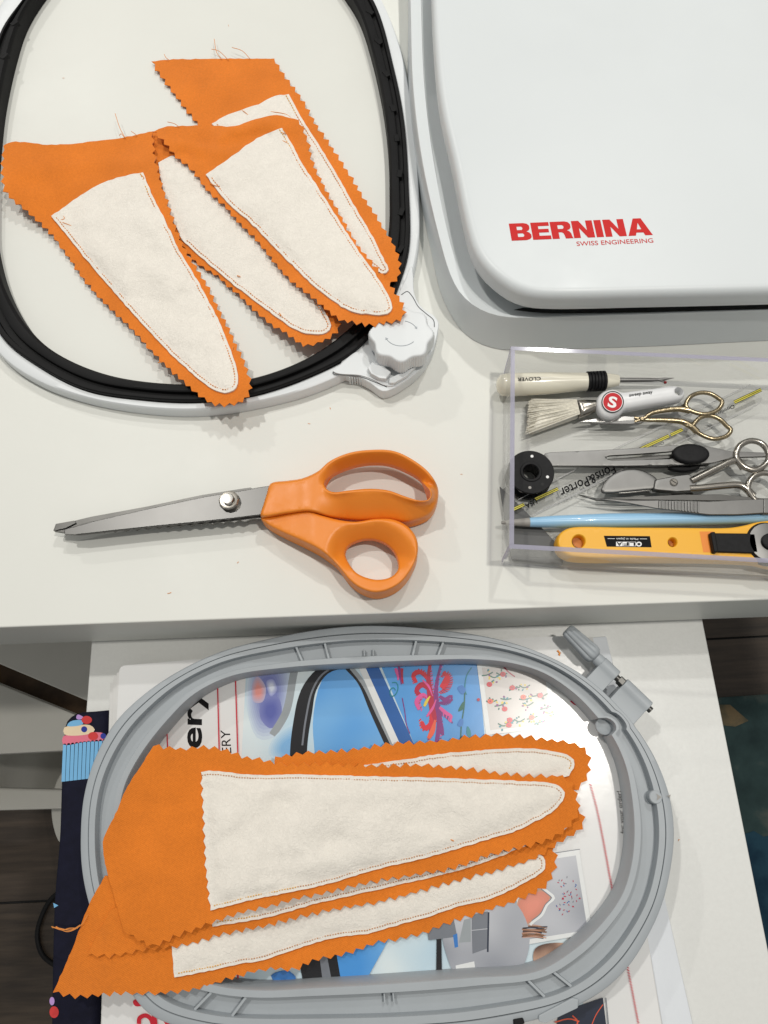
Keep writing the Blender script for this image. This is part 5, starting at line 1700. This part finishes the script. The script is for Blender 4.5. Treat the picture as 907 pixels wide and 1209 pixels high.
# seam ripper
z = ZF + 0.0066
a, b = np.array(at(586, 455, z)), np.array(at(731, 449, z))
dr = b - a
rp = thing('seam_ripper', (a[0] + dr[0] / 2, a[1] + dr[1] / 2, ZF), 'cream-handled seam ripper along the back wall of the acrylic tray', 'seam ripper')
k = np.linalg.norm(dr)
hd = lathe('handle', a, a + dr * 0.735, [(0, 0.0012), (0.012, 0.0034), (0.05, 0.0056), (0.13, 0.0064), (0.6, 0.0060), (0.85, 0.0052), (1, 0.0049)], 'cream_plastic', rp, 32)
gr = lathe('grip', a + dr * 0.735, a + dr * 0.888, sum([[(i / 6, 0.0050), (i / 6 + 0.03, 0.0055), (i / 6 + 0.13, 0.0055), (i / 6 + 0.16, 0.0050)] for i in range(6)], []), 'black_plastic', rp, 32)
lathe('nose', a + dr * 0.888, b, [(0, 0.0044), (0.7, 0.0034), (0.95, 0.0030), (1, 0.002)], 'cream_plastic', rp, 24)
b2, e = np.array(at(729, 448.7, z)), np.array(at(777, 448.5, z))
lathe('shaft', b2, e, [(0, 0.0013), (0.8, 0.0011), (1, 0.0008)], 'steel', rp, 14)
lathe('prong', e, at(796, 446.3, z + 0.001), [(0, 0.0009), (0.4, 0.0008), (1, 0.0001)], 'steel', rp, 10)
lathe('prong', e, at(785, 451, z), [(0, 0.0007), (1, 0.0004)], 'steel', rp, 10)
c = np.array(at(785.5, 451.5, z))
lathe('bead', c - (0, 0, 0.001), c + (0, 0, 0.001), [(0, 0.0002), (0.2, 0.0007), (0.5, 0.0009), (0.8, 0.0007), (1, 0.0002)], 'red_bead', rp, 12)
lettering('brand_lettering', 'CLOVER', (638.5, 445.2), (611, 446.2), (638.6, 449.2), z + 0.0062, 'ink', hd, bold=0.012, onto=lambda x, y: z + 0.0003 + math.sqrt(max(0.0, 0.00622 ** 2 - (((np.array([x, y]) - a[:2]) @ np.array([-dr[1], dr[0]]) / np.hypot(dr[0], dr[1]))) ** 2)))

# lint brush
bz0, bz1 = ZF + 0.0042, ZF + 0.0102
cc = at(735, 475, ZF)
lb = thing('lint_brush', (cc[0], cc[1], ZF), 'white-handled lint brush with pale bristles and a red round badge', 'brush')
brs = []
V, Fc = [], []
rng = random.Random(11)
for k in range(420):
    t, h = rng.random(), rng.random()
    p = np.array(at(681 + 4 * t, 472 + 16.5 * t, bz0 + 0.001 + 0.0035 * h))
    q = np.array(at(628 - 4 * t + rng.uniform(-4, 3), 471.5 + 41 * t + rng.uniform(-1.5, 1.5), ZF + 0.0004 + 0.0085 * h * (0.6 + 0.4 * rng.random())))
    s = np.array([0.0, 0.00034, 0.0])
    u = np.array([0.0, 0.0, 0.00034])
    i = len(V)
    V += [tuple(p - s), tuple(p + s), tuple(p + u), tuple(q - s * .5), tuple(q + s * .5), tuple(q + u * .5)]
    Fc += [(i, i + 1, i + 4, i + 3), (i + 1, i + 2, i + 5, i + 4), (i + 2, i, i + 3, i + 5), (i + 3, i + 4, i + 5)]
bo_ = obj('bristles', V, Fc, 'bristle', lb, smooth=False)
bo_['kind'] = 'stuff'
puff('bristle_tuft', [tuple(p) for p in resample([(634, 474), (681, 471.5), (685.5, 489), (629, 509)], 40, True)], [], ZF + 0.001, ZF + 0.0075, 'bristle', lb, r_out=6, step=4)
puff('ferrule', [tuple(p) for p in resample([(680, 470.5), (692, 469.5), (706, 470), (710, 474), (708, 481), (698, 486), (686, 490)], 36, True)], [], bz0 - 0.001, bz0 + 0.0052, 'nickel', lb, r_out=7, step=3)
hd_o = spline([(706, 476), (708, 465), (716, 458.5), (727, 457), (736, 460), (750, 458.5), (775, 455.5), (798, 452.5), (808, 456), (811, 462), (808, 468.5), (798, 471.5), (770, 476), (748, 480), (739, 482), (733, 488), (722, 491.5), (712, 488)], 110, True)
puff('handle', [tuple(p) for p in hd_o], [circle_px((802.4, 461), 4.6, 18)], bz0, bz1 + 0.0022, 'white_plastic', lb, r_out=9, r_in=1.5, step=3.2)
bd = flat('badge', [(circle_px((723.5, 474.5), 13.2, 32, 12.8), bz1 + 0.00235, 'ink'), (circle_px((723.5, 474.5), 12.0, 32, 11.6), bz1 + 0.0024, 'white_ink'), (circle_px((723.5, 474.5), 11.2, 32, 10.8), bz1 + 0.00245, 'badge_red')], lb)
lettering('badge_letter', 'S', (717.0, 480.2), (727.2, 482.2), (719.6, 467.2), bz1 + 0.0025, 'white_ink', lb, bold=0.03)
lettering('handle_lettering', 'sweep away', (743.3, 469.6), (770.8, 465.4), (743.0, 465.6), bz1 + 0.00235, 'ink', lb, bold=0.01)

# gold embroidery scissors
gz = ZF + 0.0060
cc = at(770, 495, ZF)
gs = thing('embroidery_scissors', (cc[0], cc[1], ZF), 'small gold-handled embroidery scissors under the lint brush', 'scissors')


def bx_(p):   # crop coordinates of the tray's right half
    return (727 + p[0] / 5.04, 390 + p[1] / 5.04)


lu = spline([bx_(p) for p in [(418, 440), (445, 395), (500, 372), (560, 376), (608, 402), (634, 425), (622, 458), (590, 484), (530, 499), (465, 486), (430, 468)]], 60, True)
ll = spline([bx_(p) for p in [(462, 570), (500, 522), (560, 508), (620, 530), (662, 570), (686, 592), (668, 622), (630, 640), (575, 645), (520, 626), (480, 600)]], 60, True)
tube('finger_ring', [at(p[0], p[1], gz + 0.001) for p in lu], 0.00120, 'gold', gs, 8, True)
tube('finger_ring', [at(p[0], p[1], gz) for p in ll], 0.00120, 'gold', gs, 8, True)
arm_t = lambda t: 0.8 + 0.7 * t
tube('shank', ats(spline([bx_(p) for p in [(110, 545), (160, 530), (210, 495), (300, 475), (380, 468), (440, 478)]], 30, False), gz + 0.0006), 0.0012, 'gold', gs, 8, taper=arm_t)
tube('shank', ats(spline([bx_(p) for p in [(110, 520), (170, 532), (300, 535), (400, 545), (450, 572), (485, 605)]], 30, False), gz), 0.0012, 'gold', gs, 8, taper=arm_t)
puff('web', [bx_(p) for p in [(375, 455), (418, 425), (424, 465), (440, 482), (395, 475)]], [], gz - 0.0006, gz + 0.0018, 'gold', gs, 2, step=3)
puff('web', [bx_(p) for p in [(390, 545), (465, 540), (468, 575), (488, 606), (440, 575)]], [], gz - 0.001, gz + 0.0014, 'gold', gs, 2, step=3)
prism('blade', [(682, 498), (700, 494.5), (735, 491), (752, 492), (762, 496), (752, 498), (720, 498)], gz - 0.001, gz, 'steel_bright', gs, bev=0.0003)
prism('blade', [(684, 499), (720, 497.5), (758, 495), (760, 498.5), (745, 500.5), (715, 500)], gz + 0.0001, gz + 0.001, 'steel', gs, bev=0.0003)
p = at(757, 496, gz)
lathe('pivot', (p[0], p[1], gz - 0.0015), (p[0], p[1], gz + 0.0022), [(0, 0.0014), (0.8, 0.0014), (1, 0.0009)], 'gold', gs, 14)

# wide reverse tweezers with black oval pads
tz = ZF + 0.0065
cc = at(780, 540, ZF)
tw = thing('reverse_tweezers', (cc[0], cc[1], ZF), 'broad steel tweezers with black oval finger pads in the acrylic tray', 'tweezers')
ta = spline([(641, 538), (643, 535), (650, 533.8), (700, 531.5), (740, 529.5), (795, 525.5), (840, 527.5), (862, 532.5), (900, 534), (930, 534), (930, 538.5), (900, 539), (866, 540), (842, 546), (800, 548), (796, 541), (760, 541), (722, 543), (716, 541), (718, 537.5), (760, 535), (796, 533), (790, 530.5)], 4, True)
tweez = [(641, 538), (643, 535), (650, 533.8), (700, 531.5), (740, 529.5), (795, 525.5), (840, 527.5), (862, 532.5), (900, 534), (930, 534), (930, 538.5), (900, 539), (866, 540), (842, 546.5), (800, 549), (740, 550), (645, 550), (641.5, 547)]
slot = [(716, 541.5), (718, 538), (750, 536.2), (796, 532.8), (796, 541.5), (750, 542.8), (722, 543.6)]
puff('leaf', [tuple(p) for p in resample(tweez, 120, True)], [[tuple(p) for p in resample(slot, 50, True)]], tz, tz + 0.0014, 'steel', tw, r_out=0.7, r_in=0.7, step=5, k_bot=0, drop=0.5)
prism('leaf', [(712, 542), (760, 538.5), (800, 535.5), (800, 540.5), (760, 543), (718, 545)], tz - 0.0022, tz - 0.0010, 'steel_dark', tw, bev=0.0003)
prism('leaf', [(650, 545), (740, 543), (800, 544), (842, 546), (830, 553), (780, 553), (740, 552), (650, 551)], tz - 0.0042, tz - 0.0030, 'steel', tw, bev=0.0003)
puff('finger_pad', circle_px((817, 534.5), 22, 40, 11.8, 0.05), [], tz + 0.0012, tz + 0.0042, 'black_plastic', tw, r_out=5, step=3.5, k_bot=0)
puff('finger_pad', circle_px((808, 549.5), 20, 32, 7), [], tz - 0.0044, tz - 0.0022, 'black_plastic', tw, r_out=4, step=3.5, k_bot=0)

# duckbill scissors
dz = ZF + 0.0042
cc = at(800, 568, ZF)
dk = thing('duckbill_scissors', (cc[0], cc[1], ZF), 'steel duckbill scissors with a wide paddle blade in the acrylic tray', 'scissors')
puff('paddle_blade', [tuple(p) for p in spline([(711, 580), (713, 571), (722, 561), (736, 554.5), (752, 553.5), (766, 558), (776, 565), (779, 571), (775, 576), (760, 578), (738, 580), (722, 581.5)], 60, True)], [], dz + 0.0002, dz + 0.0020, 'steel', dk, r_out=5, drop=0.6, step=3.5, k_bot=0)
prism('cutting_edge', [(713, 580.5), (740, 579.5), (776, 576), (776, 578), (740, 582), (715, 582.5)], dz - 0.0006, dz + 0.0006, 'steel_bright', dk, bev=0.0002)
puff('shank', [tuple(p) for p in resample([(774, 566), (800, 561), (814, 559.5), (824, 566), (821, 579), (800, 580.5), (772, 578)], 60, True)], [], dz, dz + 0.0034, 'steel', dk, r_out=1.5, step=4, k_bot=0, drop=0.4)
prism('blade', [(683, 583.5), (690, 584.5), (705, 588), (740, 589), (775, 586), (815, 580), (820, 583), (790, 590), (745, 592.5), (705, 590.5)], dz - 0.0030, dz - 0.0014, 'steel_dark', dk, bev=0.0003)
p = at(795.5, 569.6, dz + 0.0034)
scw = lathe('pivot_screw', (p[0], p[1], dz + 0.002), (p[0], p[1], dz + 0.0042), [(0, 0.0021), (0.8, 0.0021), (1, 0.0016)], 'nickel', dk, 20)
box_between('screw_slot', (p[0] - 0.0012, p[1] + 0.0010), (p[0] + 0.0012, p[1] - 0.0010), 0.0004, dz + 0.0041, dz + 0.00425, 'flat_black', scw)
tube('arm', ats(spline([(816, 568), (826, 563), (848, 552), (866, 544), (872, 545), (878, 553)], 24, False), dz + 0.0030), 0.0019, 'nickel', dk, 10)
tube('arm', ats(spline([(814, 577), (830, 576), (855, 573.5), (874, 573), (882, 578), (890, 586)], 24, False), dz + 0.0022), 0.0019, 'nickel', dk, 10)
tube('finger_ring', ats(spline([(869, 537), (874, 526), (886, 520.5), (898, 523), (905, 530), (908, 540), (903, 549), (892, 555), (880, 552), (872, 545)], 60, True), dz + 0.0040), 0.0016, 'nickel', dk, 10, True)
tube('finger_ring', ats(spline([(883, 575), (888, 564), (900, 558.5), (914, 561), (925, 572), (926, 585), (915, 595), (900, 596), (889, 588)], 60, True), dz + 0.0026), 0.0016, 'nickel', dk, 10, True)

# serrated-grip tweezers
fz = ZF + 0.0098
cc = at(820, 597, ZF)
ft = thing('grip_tweezers', (cc[0], cc[1], ZF), 'slim steel tweezers with a ribbed grip above the blue stylus', 'tweezers')
tl = prism('leaf', [(684, 586), (743, 591), (777, 590.3), (838, 592), (870, 590), (903, 589), (930, 589), (930, 605), (903, 605.5), (870, 607.5), (838, 607.5), (777, 600.5), (743, 594)], fz, fz + 0.0012, 'steel', ft, bev=0.0004)
prism('leaf', [(700, 588), (760, 586), (800, 584), (850, 583.5), (900, 588), (930, 589), (930, 592), (838, 591), (760, 590)], fz - 0.0032, fz - 0.0022, 'steel_dark', ft, bev=0.0003)
prism('leaf_end', [(902, 588.6), (932, 588.6), (932, 605.8), (902, 605.8)], fz - 0.0035, fz + 0.0018, 'steel', ft, bev=0.0005)
for i in range(13):
    x = 778 + i * 3.8
    t = (x - 777) / 61
    y0, y1 = 590.6 + 1.4 * t, 600.3 + 6.2 * t
    prism('grip_rib', [(x, y0), (x + 2.2, y0 + 0.05), (x + 2.2, y1), (x, y1 - 0.2)], fz + 0.0011, fz + 0.0019, 'steel', tl, bev=0.0003)

# blue stylus
bzc = ZF + 0.0052
A_, B_ = np.array(at(592, 617.3, bzc)), np.array(at(940, 610.5, bzc))
cc = (A_ + B_) / 2
sy = thing('blue_stylus', (cc[0], cc[1], ZF), 'light blue plastic stylus with grey tip beside the yellow cutter', 'stylus')
tt = (625.5 - 592) / (940 - 592)
sb_ = lathe('barrel', A_ + (B_ - A_) * tt, B_, [(0, 0.0024), (0.1, 0.0032), (0.3, 0.0038), (0.6, 0.0032), (0.9, 0.0028), (1, 0.0022)], 'stylus_blue', sy, 32)
lathe('tip', A_, A_ + (B_ - A_) * tt, [(0, 0.0007), (0.3, 0.0015), (1, 0.00238)], 'stylus_grey', sy, 28)

# yellow rotary cutter
cz0, cz1 = ZF + 0.0013, ZF + 0.0115
cc = at(790, 645, ZF)
rcu = thing('rotary_cutter', (cc[0], cc[1], ZF), 'yellow rotary cutter with black blade slide along the near wall of the tray', 'rotary cutter')
cut = [(657.5, 640), (660, 630), (667, 624), (676, 621), (740, 621), (800, 621.3), (862, 621.3), (880, 618.5), (900, 614), (935, 616), (935, 668), (895, 663), (838, 660.5), (740, 660), (690, 659.5), (672, 657), (661, 650)]
cb = puff('body', [tuple(p) for p in spline(cut, 170, True)], [circle_px((683.5, 639), 7.2, 24), circle_px((794.5, 640), 4.8, 20)], cz0, cz1, 'cutter_yellow', rcu, r_out=3.0, r_in=1.2, step=5, k_bot=0.6)
flat('label_plate', [([(713, 632.5), (767.5, 633), (769.5, 646.2), (716.5, 645.4)], cz1 + 0.00006, 'ink')] + [([(x0, 639.6), (x0 + 7.6, 639.7), (x0 + 7.6, 644.9), (x0, 644.8)], cz1 + 0.0001, 'white_ink') for x0 in (727.5, 735.5, 743.5)] + [([(717.5, 635.6), (726, 635.7), (726, 636.2), (717.5, 636.1)], cz1 + 0.0001, 'white_ink'), ([(755.5, 635.9), (764, 636), (764, 636.5), (755.5, 636.4)], cz1 + 0.0001, 'white_ink')], cb)
for ch, x0 in (('A', 734.6), ('F', 742.6), ('L', 750.4)):
    lettering('label_lettering', ch, (x0, 640.1), (x0 - 6.4, 640.0), (x0, 644.4), cz1 + 0.00013, 'ink', cb, bold=0.03)
flat('label_ring', [(circle_px((754.5, 642.4), 3.4, 20, 2.9), cz1 + 0.0001, 'white_ink'), (circle_px((754.5, 642.4), 1.9, 16, 1.4), cz1 + 0.00013, 'ink')], cb)
lettering('label_lettering', 'Made in Japan', (753.5, 634.6), (728, 634.4), (753.5, 637.6), cz1 + 0.0001, 'white_ink', cb)
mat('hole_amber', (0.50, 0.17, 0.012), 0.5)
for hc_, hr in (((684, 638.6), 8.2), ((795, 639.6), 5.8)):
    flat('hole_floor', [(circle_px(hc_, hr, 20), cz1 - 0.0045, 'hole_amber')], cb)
flat('slide_recess', [([(826, 627.5), (842, 627.5), (842, 652), (830.5, 652)], cz1 + 0.00008, 'handle_orange')], cb)
prism('slide', [(842, 629), (892, 629.5), (896, 653), (846, 651.5)], cz1 - 0.001, cz1 + 0.0016, 'black_plastic', rcu, bev=0.0006)
prism('slide_catch', [(839, 628), (845, 627), (849, 651.5), (843.5, 652)], cz1 - 0.001, cz1 + 0.0034, 'black_plastic', rcu, bev=0.0008)
wc = at(909, 640, cz1 + 0.0018)
lathe('blade', (wc[0], wc[1], cz1 + 0.0006), (wc[0], wc[1], cz1 + 0.0016), [(0, 0.0098), (0.9, 0.0098), (1, 0.0095)], 'steel', rcu, 48)
lathe('blade_guard', (wc[0], wc[1], cz1 - 0.004), (wc[0], wc[1], cz1 + 0.0004), [(0, 0.0108), (0.9, 0.0108), (1, 0.0104)], 'black_plastic', rcu, 48)
lathe('blade_nut', (wc[0], wc[1], cz1 + 0.0014), (wc[0], wc[1], cz1 + 0.0036), [(0, 0.0042), (0.8, 0.0042), (1, 0.0036)], 'black_plastic', rcu, 24)

# ------------------------------------------------------------------ lint and thread ends left from cutting
rl = random.Random(21)
V, Fc = [], []


def fibre(u, v, z, ln_, r):
    a = rl.uniform(0, 6.28)
    c = np.array(at(u, v, z + r))
    d = np.array([math.cos(a), math.sin(a), 0]) * ln_ / 2
    s_ = np.array([-d[1], d[0], 0]) / (ln_ / 2) * r
    bend = s_ * rl.uniform(-3, 3)
    k = len(V)
    V.extend([tuple(c - d - s_), tuple(c - d + s_), tuple(c + bend + s_), tuple(c + bend - s_), tuple(c + d + s_), tuple(c + d - s_), tuple(c + bend + (0, 0, r))])
    Fc.extend([(k, k + 3, k + 6), (k, k + 6, k + 1), (k + 1, k + 6, k + 2), (k + 3, k + 5, k + 6), (k + 5, k + 4, k + 6), (k + 4, k + 2, k + 6), (k, k + 1, k + 2, k + 3), (k + 3, k + 2, k + 4, k + 5)])


for (u, v) in [(281, 664), (390, 482), (75, 92), (270, 30), (545, 560), (200, 700), (365, 500)]:
    fibre(u, v, 0.0001, rl.uniform(0.0008, 0.0022), rl.uniform(0.00010, 0.00018))
for (u, v) in [(802, 992), (150, 800)]:
    fibre(u, v, Z_CAB + 0.0001, rl.uniform(0.0008, 0.002), rl.uniform(0.00010, 0.00018))
lint = obj('lint', V, Fc, 'thread_orange', None, smooth=False)
tag(lint, 'tiny loose orange fibres scattered over the white table', 'lint', kind='stuff')
